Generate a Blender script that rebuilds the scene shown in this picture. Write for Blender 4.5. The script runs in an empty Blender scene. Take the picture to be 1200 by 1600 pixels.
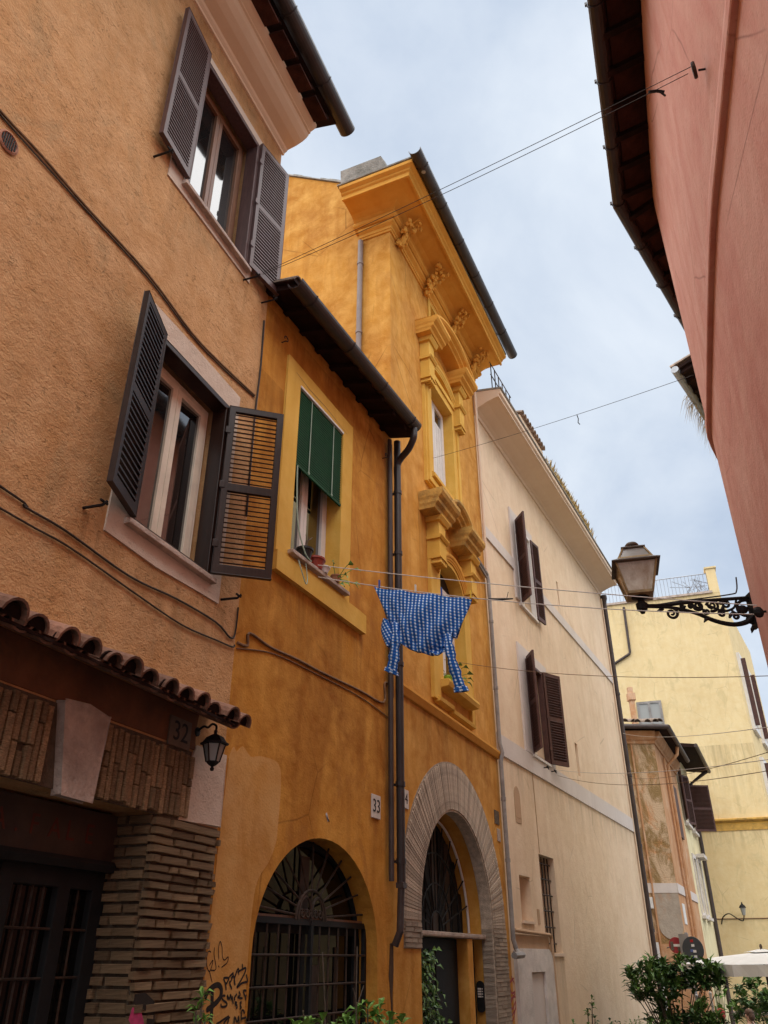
import bpy, math, random
from math import sin, cos, pi, radians as R, atan2, hypot, sqrt
from mathutils import Matrix, Vector
from mathutils.geometry import tessellate_polygon
random.seed(7)
SC = bpy.context.scene
COL = SC.collection

# ---------------------------------------------------------------- camera, sky, sun, exposure
cam_d = bpy.data.cameras.new('camera')
cam = bpy.data.objects.new('camera', cam_d); COL.objects.link(cam)
cam_d.sensor_fit = 'VERTICAL'; cam_d.sensor_height = 36.0; cam_d.lens = 36.0*1250/1600
cam_d.clip_start = 0.05; cam_d.clip_end = 600
cam.location = (0, 0, 1.6); cam.rotation_euler = (R(90+29.2), 0, 0)
SC.camera = cam
SUN_EL, SUN_AZ = R(80), R(195)          # azimuth clockwise from +Y: high, behind the camera, veiled by cloud
world = bpy.data.worlds.new('World'); SC.world = world; world.use_nodes = True
wt = world.node_tree; wt.nodes.clear()
def wn(t, **k):
    n = wt.nodes.new(t)
    for a, v in k.items(): setattr(n, a, v)
    return n
w_out = wn('ShaderNodeOutputWorld'); w_bg = wn('ShaderNodeBackground')
w_sky = wn('ShaderNodeTexSky', sky_type='NISHITA', sun_disc=False, sun_elevation=SUN_EL, sun_rotation=SUN_AZ, air_density=1.0, dust_density=2.0)
w_scale = wn('ShaderNodeMix', data_type='RGBA', blend_type='MULTIPLY'); w_scale.inputs[0].default_value = 1
w_scale.inputs[7].default_value = (0.10, 0.10, 0.10, 1)
w_tc = wn('ShaderNodeTexCoord'); w_sep = wn('ShaderNodeSeparateXYZ'); w_den = wn('ShaderNodeMath', operation='ADD'); w_den.inputs[1].default_value = 0.35
w_div = wn('ShaderNodeVectorMath', operation='DIVIDE'); w_cmb = wn('ShaderNodeCombineXYZ')
w_no = wn('ShaderNodeTexNoise'); w_no.inputs['Scale'].default_value = 2.1; w_no.inputs['Detail'].default_value = 7; w_no.inputs['Roughness'].default_value = 0.55; w_no.inputs['Distortion'].default_value = 0.4
w_ra = wn('ShaderNodeValToRGB')
w_ra.color_ramp.elements[0].position = 0.30; w_ra.color_ramp.elements[0].color = (0.45, 0.545, 0.69, 1)
w_ra.color_ramp.elements[1].position = 0.72; w_ra.color_ramp.elements[1].color = (0.83, 0.89, 0.955, 1)
w_mx = wn('ShaderNodeMix', data_type='RGBA'); w_mx.inputs[0].default_value = 0.88
L = wt.links.new
L(w_sky.outputs[0], w_scale.inputs[6]); L(w_tc.outputs['Generated'], w_sep.inputs[0]); L(w_sep.outputs[2], w_den.inputs[0])
for i in range(3): L(w_den.outputs[0], w_cmb.inputs[i])
L(w_tc.outputs['Generated'], w_div.inputs[0]); L(w_cmb.outputs[0], w_div.inputs[1]); L(w_div.outputs[0], w_no.inputs['Vector'])
L(w_no.outputs[0], w_ra.inputs[0]); L(w_scale.outputs[2], w_mx.inputs[6]); L(w_ra.outputs[0], w_mx.inputs[7])
L(w_mx.outputs[2], w_bg.inputs[0]); w_bg.inputs[1].default_value = 0.29
L(w_bg.outputs[0], w_out.inputs[0])
sun_d = bpy.data.lights.new('sun', 'SUN'); sun_d.energy = 1.5; sun_d.angle = R(110); sun_d.color = (1.0, 0.955, 0.90)
sun = bpy.data.objects.new('sun', sun_d); COL.objects.link(sun)
sd = Vector((sin(SUN_AZ)*cos(SUN_EL), cos(SUN_AZ)*cos(SUN_EL), sin(SUN_EL)))
sun.rotation_euler = (-sd).to_track_quat('-Z', 'Y').to_euler(); sun.location = (0, 0, 40)
SC.view_settings.view_transform = 'Standard'; SC.view_settings.look = 'None'
SC.view_settings.exposure = 2.0; SC.view_settings.gamma = 1.0
SC.view_settings.use_curve_mapping = False
SC.render.engine = 'CYCLES'
SC.cycles.max_bounces = 6; SC.cycles.diffuse_bounces = 4; SC.cycles.glossy_bounces = 3; SC.cycles.transmission_bounces = 4

# ---------------------------------------------------------------- materials
class NT:
    def __init__(s, name):
        s.m = bpy.data.materials.new(name); s.m.use_nodes = True; s.t = s.m.node_tree
        s.p = s.t.nodes['Principled BSDF']; s.tc = s.t.nodes.new('ShaderNodeTexCoord')
    def n(s, t, **k):
        n = s.t.nodes.new(t)
        for a, v in k.items(): setattr(n, a, v)
        return n
    def l(s, a, b): s.t.links.new(a, b)
    def vec(s, scale=(1, 1, 1), rot=(0, 0, 0), src='Object'):
        m = s.n('ShaderNodeMapping'); m.inputs['Scale'].default_value = scale; m.inputs['Rotation'].default_value = rot
        s.l(s.tc.outputs[src], m.inputs[0]); return m.outputs[0]
    def noise(s, v, scale, detail=4, rough=0.5, dist=0.0):
        n = s.n('ShaderNodeTexNoise'); s.l(v, n.inputs['Vector'])
        n.inputs['Scale'].default_value = scale; n.inputs['Detail'].default_value = detail
        n.inputs['Roughness'].default_value = rough; n.inputs['Distortion'].default_value = dist
        return n.outputs[0]
    def voro(s, v, scale, feature='F1'):
        n = s.n('ShaderNodeTexVoronoi', feature=feature); s.l(v, n.inputs['Vector']); n.inputs['Scale'].default_value = scale; return n.outputs[0]
    def ramp(s, f, stops):
        r = s.n('ShaderNodeValToRGB'); e = r.color_ramp.elements
        while len(e) < len(stops): e.new(0.5)
        for i, (p, c) in enumerate(stops):
            e[i].position = p; e[i].color = (c, c, c, 1) if not hasattr(c, '__len__') else (*c, 1)
        s.l(f, r.inputs[0]); return r.outputs[0]
    def mix(s, f, a, b, mode='MIX'):
        m = s.n('ShaderNodeMix', data_type='RGBA', blend_type=mode)
        for i, x in ((0, f), (6, a), (7, b)):
            if hasattr(x, 'links'): s.l(x, m.inputs[i])
            elif i == 0: m.inputs[0].default_value = x
            else: m.inputs[i].default_value = (*x, 1)
        return m.outputs[2]
    def math(s, op, a, b=0.0):
        m = s.n('ShaderNodeMath', operation=op)
        for i, x in enumerate((a, b)):
            if hasattr(x, 'links'): s.l(x, m.inputs[i])
            else: m.inputs[i].default_value = x
        return m.outputs[0]
    def bump(s, h, strength=0.4, dist=0.01, normal=None):
        b = s.n('ShaderNodeBump'); b.inputs['Strength'].default_value = strength; b.inputs['Distance'].default_value = dist
        s.l(h, b.inputs['Height'])
        if normal is not None: s.l(normal, b.inputs['Normal'])
        return b.outputs[0]
    def fin(s, col=None, rough=0.8, nor=None, spec=0.3, metal=0.0):
        if col is not None:
            if hasattr(col, 'links'): s.l(col, s.p.inputs['Base Color'])
            else: s.p.inputs['Base Color'].default_value = (*col, 1)
        if hasattr(rough, 'links'): s.l(rough, s.p.inputs['Roughness'])
        else: s.p.inputs['Roughness'].default_value = rough
        if nor is not None: s.l(nor, s.p.inputs['Normal'])
        s.p.inputs['Specular IOR Level'].default_value = spec; s.p.inputs['Metallic'].default_value = metal
        return s.m
M = {}
def stucco(name, base, dark, light, bump=0.35, fine=55, pit=0.0, streak=0.35, mott=0.6, stain=None, stain_amt=0.0, runs=(), crack=0.0):
    n = NT(name); v = n.vec()
    big = n.ramp(n.noise(v, 0.7, 4, 0.6, 0.5), [(0.32, 0.0), (0.68, 1.0)])
    med = n.ramp(n.noise(v, 3.2, 4, 0.65, 0.3), [(0.36, 0.0), (0.66, 1.0)])
    st = n.ramp(n.noise(n.vec((2.4, 2.4, 0.30)), 1.3, 3, 0.55, 1.1), [(0.42, 0.0), (0.75, 1.0)])
    c = n.mix(n.math('MULTIPLY', big, mott), base, dark)
    c = n.mix(n.math('MULTIPLY', med, mott*0.8), c, light)
    c = n.mix(n.math('MULTIPLY', st, streak), c, dark)
    if stain is not None:
        sp = n.ramp(n.noise(n.vec((1, 1, 0.6)), 1.9, 5, 0.7, 0.8), [(0.54, 0.0), (0.66, 1.0)])
        c = n.mix(n.math('MULTIPLY', sp, stain_amt), c, stain)
    if runs:                                   # run-off marks below sills and brackets: (x0, x1, top, length)
        sx = n.n('ShaderNodeSeparateXYZ'); n.l(n.tc.outputs['Object'], sx.inputs[0]); rn = n.ramp(n.noise(n.vec((4.5, 4.5, 0.45)), 1.0, 5, 0.7, 0.9), [(0.38, 0.0), (0.70, 1.0)])
        tot = None
        for (x0, x1, zt, ln) in runs:
            xa = n.math('ABSOLUTE', n.math('SUBTRACT', sx.outputs[0], (x0+x1)/2)); xm = n.math('LESS_THAN', xa, (x1-x0)/2)
            q = n.math('DIVIDE', n.math('SUBTRACT', zt, sx.outputs[2]), ln); up = n.math('GREATER_THAN', q, 0.0)
            f = n.math('MAXIMUM', n.math('SUBTRACT', 1.0, q), 0.0); f = n.math('MULTIPLY', n.math('MULTIPLY', f, up), xm)
            tot = f if tot is None else n.math('MAXIMUM', tot, f)
        c = n.mix(n.math('MULTIPLY', n.math('MULTIPLY', tot, rn), 0.55), c, tuple(x*0.42 for x in dark))
    if crack:
        wv = n.mix(0.12, v, n.n('ShaderNodeTexNoise').outputs[1]); vo_ = n.voro(wv, 0.75, 'DISTANCE_TO_EDGE')
        cm = n.math('MULTIPLY', n.ramp(vo_, [(0.0, 1.0), (0.006, 0.0)]), n.ramp(n.noise(v, 0.9, 2), [(0.5, 0.0), (0.6, 1.0)]))
        c = n.mix(n.math('MULTIPLY', cm, crack), c, tuple(x*0.4 for x in dark))
    hf = n.noise(v, fine, 2, 0.6); hm = n.noise(v, 9, 3, 0.55)
    h = n.math('ADD', n.math('MULTIPLY', hf, 0.35), n.math('MULTIPLY', hm, 0.8))
    if pit > 0:
        pv = n.vec((15, 15, 34), (0, R(28), 0)); pn = n.noise(pv, 1.0, 3, 0.78, 1.0)
        pm = n.ramp(pn, [(0.35, 1.0), (0.41, 0.0)])
        pl = n.ramp(n.noise(v, 1.7, 4, 0.6), [(0.42, 0.0), (0.68, 1.0)]); pm = n.math('MULTIPLY', pm, pl)
        lump = n.noise(n.vec((16, 16, 26), (0, R(25), 0)), 1.0, 3, 0.7, 0.8)
        h = n.math('SUBTRACT', n.math('ADD', h, n.math('MULTIPLY', lump, 0.5)), n.math('MULTIPLY', pm, pit))
        c = n.mix(n.math('MULTIPLY', pm, 0.6), c, tuple(x*0.42 for x in dark))
    M[name] = n.fin(c, 0.92, n.bump(h, bump, 0.03), 0.15)
    return M[name]
def plain(name, col, rough=0.6, var=0.15, scale=12, bump=0.1, bs=40, spec=0.35, metal=0.0, rnd=0.0, dirt=None, dirt_amt=0.0, stretch=(1, 1, 1)):
    n = NT(name); v = n.vec(stretch)
    f = n.noise(v, scale, 6, 0.6)
    lo = tuple(x*(1-var) for x in col); hi = tuple(min(1, x*(1+var)) for x in col)
    c = n.mix(n.ramp(f, [(0.3, 0.0), (0.7, 1.0)]), lo, hi)
    if rnd:
        oi = n.n('ShaderNodeObjectInfo')
        g = n.ramp(oi.outputs['Random'], [(0.0, 1-rnd), (1.0, 1+rnd*0.6)]); c = n.mix(1.0, c, g, 'MULTIPLY')
    if dirt is not None:
        d = n.ramp(n.noise(n.vec(), 2.7, 8, 0.7, 0.5), [(0.45, 0.0), (0.7, 1.0)]); c = n.mix(n.math('MULTIPLY', d, dirt_amt), c, dirt)
    rr = n.math('ADD', n.math('MULTIPLY', f, 0.15), rough-0.07)
    M[name] = n.fin(c, rr, n.bump(n.noise(v, bs, 4, 0.6), bump, 0.02), spec, metal)
    return M[name]
stucco('tan_stucco', (0.60, 0.335, 0.148), (0.43, 0.222, 0.088), (0.66, 0.405, 0.21), 0.62, 60, 1.8, 0.3, 0.85, (0.33, 0.24, 0.13), 0.35, ((-1.85, -0.35, 4.17, 0.9), (-1.8, -0.4, 7.85, 0.9), (-2.1, -1.95, 4.25, 0.6), (-0.33, -0.2, 4.2, 0.5), (-9, 0, 10.42, 0.5), (-0.2, 0, 6.9, 2.5)))
stucco('orange_stucco', (0.61, 0.265, 0.036), (0.32, 0.115, 0.016), (0.69, 0.345, 0.07), 0.35, 45, 0.0, 0.6, 1.0, (0.36, 0.14, 0.03), 0.55, ((0.45, 2.4, 4.85, 1.2), (2.95, 3.3, 4.4, 2.5), (3.05, 3.214, 1.8, 1.2), (0, 3.2, 7.9, 0.7), (0.0, 0.5, 7.0, 3.0)), 0.6)
stucco('amber_stucco', (0.64, 0.305, 0.052), (0.39, 0.15, 0.022), (0.74, 0.41, 0.11), 0.30, 40, 0.0, 0.5, 0.9, (0.42, 0.17, 0.035), 0.42, ((1.0, 3.1, 7.46, 1.4), (1.3, 3.1, 4.6, 1.0), (0, 4.3, 4.45, 0.8), (-0.2, 0.5, 4.3, 2.4), (4.0, 4.32, 7.6, 3.0)), 0.6)
stucco('yellow_trim', (0.74, 0.44, 0.085), (0.55, 0.29, 0.05), (0.80, 0.52, 0.14), 0.2, 60, 0.0, 0.35, 0.6)
stucco('amber_trim', (0.72, 0.36, 0.065), (0.55, 0.235, 0.035), (0.77, 0.43, 0.10), 0.2, 60, 0.0, 0.3, 0.6)
stucco('cream_stucco', (0.80, 0.605, 0.435), (0.66, 0.48, 0.31), (0.83, 0.67, 0.49), 0.25, 35, 0.0, 0.5, 0.75, (0.58, 0.44, 0.29), 0.32, ((1.7, 3.4, 7.9, 0.8), (0, 10.7, 8.62, 0.35), (0, 10.7, 4.56, 0.7), (1.8, 2.8, 1.64, 1.2), (10.2, 10.7, 8, 8), (0.6, 1.3, 2.1, 0.6), (5.2, 5.5, 9.1, 0.9), (5.2, 5.5, 5.1, 0.9)), 0.5)
stucco('cream_trim', (0.72, 0.56, 0.42), (0.62, 0.46, 0.34), (0.76, 0.61, 0.48), 0.12, 35, 0.0, 0.2, 0.4)
stucco('grey_band', (0.66, 0.58, 0.53), (0.55, 0.48, 0.44), (0.72, 0.65, 0.60), 0.15, 40, 0.0, 0.4, 0.5)
stucco('beige_cornice', (0.80, 0.62, 0.44), (0.70, 0.52, 0.36), (0.83, 0.67, 0.50), 0.10, 60, 0.0, 0.2, 0.4)
stucco('pale_band', (0.66, 0.545, 0.44), (0.53, 0.41, 0.32), (0.72, 0.61, 0.51), 0.4, 70, 0.4, 0.3, 0.6)
stucco('yellow_stucco', (0.80, 0.625, 0.335), (0.68, 0.50, 0.25), (0.82, 0.67, 0.40), 0.2, 20, 0.0, 0.45, 0.7, (0.57, 0.45, 0.23), 0.5, ((4, 10, 17.25, 1.8), (6.8, 10, 10.0, 3.0), (5.2, 6.5, 10.8, 1.2), (0, 10, 6.4, 0.9)), 0.5)
stucco('pale_yellow_stucco', (0.78, 0.68, 0.42), (0.62, 0.52, 0.29), (0.82, 0.74, 0.52), 0.2, 20, 0.0, 0.5, 0.6, (0.4, 0.32, 0.18), 0.5)
# weathered plaster with peeled patches
n = NT('peeling_plaster'); v = n.vec()
a = n.ramp(n.noise(n.vec((1, 1, 0.55)), 0.95, 8, 0.72, 0.9), [(0.40, 0.0), (0.50, 1.0)])
b = n.ramp(n.noise(n.vec((1.2, 1.2, 0.6)), 1.3, 8, 0.75, 0.6), [(0.47, 0.0), (0.58, 1.0)])
c = n.mix(n.ramp(n.noise(v, 2.2, 6, 0.7), [(0.3, 0.0), (0.7, 1.0)]), (0.60, 0.29, 0.12), (0.50, 0.23, 0.10))
c = n.mix(n.math('MULTIPLY', a, 0.85), c, (0.58, 0.44, 0.30)); c = n.mix(n.math('MULTIPLY', b, 0.9), c, (0.26, 0.165, 0.065))
M['peeling_plaster'] = n.fin(c, 0.95, n.bump(n.math('ADD', n.math('MULTIPLY', a, 0.5), n.noise(v, 25, 5)), 0.5, 0.04), 0.1)
stucco('rust_plaster', (0.55, 0.30, 0.15), (0.42, 0.19, 0.085), (0.64, 0.40, 0.24), 0.3, 20, 0, 0.6, 0.7, (0.66, 0.52, 0.40), 0.5)
# red wash of the house across the lane, brushed vertically
n = NT('pink_wash'); v = n.vec()
s1 = n.noise(n.vec((1.2, 1.2, 0.55)), 1.2, 4, 0.6, 1.6); s2 = n.noise(n.vec((5, 5, 1.3)), 1.4, 5, 0.7, 1.6); s3 = n.noise(v, 0.55, 4, 0.6, 0.3)
c = n.mix(n.ramp(s1, [(0.35, 0.0), (0.65, 1.0)]), (0.68, 0.32, 0.255), (0.77, 0.44, 0.36))
c = n.mix(n.math('MULTIPLY', n.ramp(s2, [(0.50, 0.0), (0.72, 1.0)]), 0.45), c, (0.71, 0.45, 0.35))
c = n.mix(n.math('MULTIPLY', n.ramp(s3, [(0.45, 0.0), (0.7, 1.0)]), 0.5), c, (0.60, 0.24, 0.19))
gr_ = n.ramp(n.noise(v, 22, 4, 0.75), [(0.30, 1.0), (0.44, 0.0)]); c = n.mix(n.math('MULTIPLY', gr_, 0.35), c, (0.42, 0.15, 0.11))
wv_ = n.mix(0.15, v, n.n('ShaderNodeTexNoise').outputs[1]); ck = n.math('MULTIPLY', n.ramp(n.voro(wv_, 0.8, 'DISTANCE_TO_EDGE'), [(0.0, 1.0), (0.007, 0.0)]), n.ramp(n.noise(v, 0.8, 2), [(0.5, 0.0), (0.6, 1.0)])); c = n.mix(n.math('MULTIPLY', ck, 0.6), c, (0.25, 0.09, 0.07))
M['pink_wash'] = n.fin(c, 0.9, n.bump(n.math('ADD', n.noise(v, 7, 3), n.math('MULTIPLY', n.noise(v, 60, 2), 0.5)), 0.35, 0.02), 0.15)
plain('brown_wood', (0.028, 0.014, 0.010), 0.30, 0.25, 6, 0.03, spec=0.28, stretch=(6, 6, 1))
plain('plum_wood', (0.098, 0.056, 0.052), 0.45, 0.25, 6, 0.05, spec=0.3, stretch=(6, 6, 1))
plain('far_wood', (0.080, 0.032, 0.024), 0.55, 0.3, 8, 0.1)
plain('window_oak', (0.20, 0.095, 0.05), 0.45, 0.25, 5, 0.05, stretch=(6, 6, 1))
plain('cream_paint', (0.76, 0.69, 0.56), 0.45, 0.12, 5, 0.05)
plain('white_paint', (0.74, 0.70, 0.66), 0.45, 0.08, 5, 0.03)
plain('black_iron', (0.013, 0.012, 0.012), 0.6, 0.3, 20, 0.15, spec=0.2)
plain('rusty_iron', (0.040, 0.030, 0.024), 0.65, 0.4, 20, 0.2, spec=0.2, dirt=(0.11, 0.05, 0.025), dirt_amt=0.5)
plain('gutter_metal', (0.034, 0.025, 0.024), 0.42, 0.25, 5, 0.08, spec=0.45)
plain('gutter_brown', (0.060, 0.042, 0.038), 0.5, 0.25, 5, 0.08)
plain('grey_pipe', (0.30, 0.275, 0.255), 0.5, 0.25, 4, 0.08, dirt=(0.12, 0.10, 0.09), dirt_amt=0.6)
plain('plum_pipe', (0.21, 0.165, 0.15), 0.45, 0.15, 4, 0.05)
plain('zinc', (0.34, 0.35, 0.37), 0.4, 0.2, 6, 0.1, metal=0.6)
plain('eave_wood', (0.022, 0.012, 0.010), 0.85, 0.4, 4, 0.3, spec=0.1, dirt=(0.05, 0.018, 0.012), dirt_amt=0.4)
plain('eave_tile', (0.055, 0.022, 0.016), 0.9, 0.5, 4, 0.3, spec=0.1, rnd=0.5)
plain('terracotta', (0.40, 0.185, 0.115), 0.85, 0.3, 7, 0.4, rnd=0.35, dirt=(0.15, 0.12, 0.10), dirt_amt=0.55)
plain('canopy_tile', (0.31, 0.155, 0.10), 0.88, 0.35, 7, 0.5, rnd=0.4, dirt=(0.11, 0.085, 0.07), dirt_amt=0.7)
plain('old_tile', (0.34, 0.25, 0.19), 0.9, 0.35, 7, 0.5, rnd=0.35, dirt=(0.12, 0.11, 0.09), dirt_amt=0.6)
plain('brick_tan', (0.40, 0.262, 0.142), 0.95, 0.4, 22, 1.0, bs=45, rnd=0.35, dirt=(0.11, 0.075, 0.045), dirt_amt=0.75)
plain('brick_pale', (0.50, 0.40, 0.305), 0.95, 0.3, 14, 0.8, bs=70, rnd=0.3, dirt=(0.26, 0.19, 0.13), dirt_amt=0.45)
plain('mortar', (0.12, 0.09, 0.062), 0.97, 0.3, 14, 0.8, bs=50)
plain('mortar_pale', (0.33, 0.26, 0.19), 0.97, 0.3, 14, 0.8, bs=50)
plain('travertine', (0.50, 0.40, 0.335), 0.92, 0.3, 7, 0.9, bs=30, dirt=(0.27, 0.20, 0.16), dirt_amt=0.65)
plain('travertine_white', (0.66, 0.60, 0.55), 0.85, 0.15, 5, 0.3, bs=45, dirt=(0.40, 0.34, 0.30), dirt_amt=0.5)
plain('sooty_stone', (0.60, 0.35, 0.085), 0.95, 0.2, 5, 0.4, dirt=(0.13, 0.09, 0.045), dirt_amt=0.75)
plain('lichen_stone', (0.30, 0.28, 0.25), 0.95, 0.35, 7, 0.8, dirt=(0.10, 0.10, 0.08), dirt_amt=0.7)
plain('dark_plate', (0.17, 0.125, 0.09), 0.8, 0.2, 8, 0.2)
plain('marble_plate', (0.62, 0.56, 0.50), 0.6, 0.12, 8, 0.1)
plain('ink', (0.02, 0.018, 0.018), 0.7, 0.1, 8, 0)
plain('spray_black', (0.022, 0.014, 0.010), 0.85, 0.3, 40, 0)
plain('spray_red', (0.36, 0.07, 0.08), 0.85, 0.3, 40, 0)
plain('spray_pink', (0.50, 0.05, 0.16), 0.8, 0.3, 20, 0)
plain('spray_white', (0.66, 0.64, 0.62), 0.8, 0.2, 20, 0)
plain('cable_dark', (0.045, 0.032, 0.025), 0.7, 0.3, 20, 0.1)
plain('cable_tan', (0.20, 0.115, 0.06), 0.8, 0.3, 20, 0.1)
plain('line_white', (0.62, 0.58, 0.53), 0.7, 0.1, 20, 0)
plain('dark_door', (0.018, 0.019, 0.020), 0.7, 0.3, 4, 0.1, spec=0.15)
plain('sign_wood', (0.050, 0.032, 0.024), 0.6, 0.4, 3, 0.1)
plain('sign_red', (0.10, 0.022, 0.012), 0.6, 0.3, 10, 0)
plain('dark_inside', (0.03, 0.026, 0.023), 0.9, 0.3, 3, 0)
plain('dark_curtain', (0.05, 0.09, 0.075), 0.9, 0.2, 4, 0.2)
plain('white_curtain', (0.72, 0.70, 0.67), 0.9, 0.1, 4, 0.2)
plain('green_blind', (0.010, 0.066, 0.024), 0.6, 0.2, 5, 0.05, spec=0.15)
plain('green_cord', (0.33, 0.42, 0.33), 0.7, 0.1, 8, 0)
plain('leaf_dark', (0.058, 0.125, 0.034), 0.42, 0.45, 5, 0.1, spec=0.5, rnd=0.2)
plain('leaf_mid', (0.11, 0.21, 0.045), 0.5, 0.45, 5, 0.1, rnd=0.2)
plain('leaf_bright', (0.17, 0.33, 0.06), 0.5, 0.35, 5, 0.1, rnd=0.2)
plain('dry_grass', (0.50, 0.37, 0.16), 0.9, 0.35, 9, 0.2)
plain('bark', (0.13, 0.10, 0.075), 0.9, 0.3, 9, 0.5)
plain('pot_black', (0.02, 0.02, 0.02), 0.5, 0.2, 9, 0)
plain('pot_red', (0.33, 0.055, 0.035), 0.45, 0.2, 9, 0)
plain('pot_white', (0.72, 0.70, 0.68), 0.4, 0.1, 9, 0)
plain('pot_lime', (0.30, 0.52, 0.05), 0.5, 0.1, 9, 0)
plain('pot_clay', (0.38, 0.17, 0.09), 0.8, 0.2, 9, 0.2)
plain('faded_red', (0.26, 0.02, 0.022), 0.5, 0.2, 12, 0)
plain('canvas', (0.82, 0.82, 0.80), 0.85, 0.06, 3, 0.1)
plain('lamp_brass', (0.34, 0.25, 0.12), 0.5, 0.3, 12, 0.2, dirt=(0.06, 0.045, 0.03), dirt_amt=0.6)
plain('lamp_roof', (0.10, 0.072, 0.05), 0.55, 0.3, 12, 0.2)
plain('sign_no_entry', (0.40, 0.018, 0.02), 0.4, 0.1, 8, 0)
plain('sign_back', (0.05, 0.055, 0.06), 0.5, 0.2, 8, 0.05)
plain('blue_mark', (0.10, 0.14, 0.34), 0.5, 0.2, 8, 0)
plain('skin', (0.58, 0.33, 0.23), 0.6, 0.08, 8, 0.02)
plain('cloth_red', (0.36, 0.05, 0.045), 0.9, 0.15, 10, 0.1)
plain('cloth_teal', (0.22, 0.33, 0.32), 0.9, 0.15, 10, 0.1)
plain('hair_brown', (0.10, 0.055, 0.035), 0.7, 0.3, 30, 0.2)
plain('peg_blue', (0.03, 0.09, 0.40), 0.5, 0.1, 8, 0)
plain('peg_white', (0.75, 0.72, 0.66), 0.5, 0.1, 8, 0)
plain('peg_yellow', (0.80, 0.52, 0.02), 0.5, 0.1, 8, 0)
plain('cobble', (0.085, 0.08, 0.076), 0.75, 0.4, 8, 0.8, bs=9)
plain('plastic_white', (0.72, 0.71, 0.69), 0.5, 0.06, 8, 0)
def glass(name, col, ior=1.75, rough=0.04):
    n = NT(name); m = n.fin(col, rough, n.bump(n.noise(n.vec(), 1.3, 2), 0.03, 0.05), 0.5); n.p.inputs['IOR'].default_value = ior
    M[name] = m
glass('pane_dark', (0.012, 0.012, 0.012), 2.5)
glass('pane_shop', (0.006, 0.006, 0.006), 1.35)
glass('pane_green', (0.010, 0.030, 0.026), 1.7)
glass('pane_milky', (0.34, 0.34, 0.32), 1.5, 0.12)
n = NT('lamp_glass'); d_ = n.ramp(n.noise(n.vec((1, 1, 0.6)), 9, 6, 0.7, 0.4), [(0.35, 0.0), (0.75, 1.0)])
M['lamp_glass'] = n.fin(n.mix(d_, (0.84, 0.80, 0.68), (0.42, 0.29, 0.17)), 0.25, None, 0.5); n.p.inputs['Transmission Weight'].default_value = 0.25
n = NT('gingham'); uv = n.tc.outputs['UV']; sp = n.n('ShaderNodeSeparateXYZ'); n.l(uv, sp.inputs[0])
def stripe(o, k, w): return n.ramp(n.math('FRACT', n.math('MULTIPLY', o, k)), [(0.0, 1.0), (w, 1.0), (w+0.06, 0.0), (0.97, 0.0), (1.0, 1.0)])
su = stripe(sp.outputs[0], 26.0, 0.34); sv = stripe(sp.outputs[1], 32.0, 0.46)
c = n.mix(su, (0.014, 0.080, 0.33), (0.07, 0.26, 0.60)); c2 = n.mix(su, (0.025, 0.14, 0.48), (0.66, 0.75, 0.86))
M['gingham'] = n.fin(n.mix(sv, c, c2), 0.9, n.bump(n.noise(n.vec((1, 1, 0.6)), 9, 4, 0.6, 0.8), 0.75, 0.05), 0.15)

# ---------------------------------------------------------------- geometry helpers
# facade frame: local x runs along the wall away from the camera, local y goes INTO the house, so "n" (metres out of the wall) is -y
FR = {'b1': ((-1.2833, 6.5648), 21.5), 'b2': ((-1.2833, 6.5648), 25.5), 'b3': ((0.1002, 9.4654), 24.0), 'b4': ((1.8570, 13.4111), 27.0),
      'b5': ((5.04, 26.0), 90.0), 'b5s': ((8.64, 26.0), 24.7), 'b7': ((6.97, 39.33), 109.4), 'b7s': ((16.40, 36.0), 21.0), 'w': ((0, 0), 90.0)}
def fm(b, s=0.0, n=0.0, z=0.0):
    (ox, oy), th = FR[b]; t = R(th); dx, dy = sin(t), cos(t)
    return Matrix.Translation((ox+dx*s+dy*n, oy+dy*s-dx*n, z)) @ Matrix.Rotation(pi/2-t, 4, 'Z')
def wp(b, s, n, z): return fm(b, s, n, z).to_translation()
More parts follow.
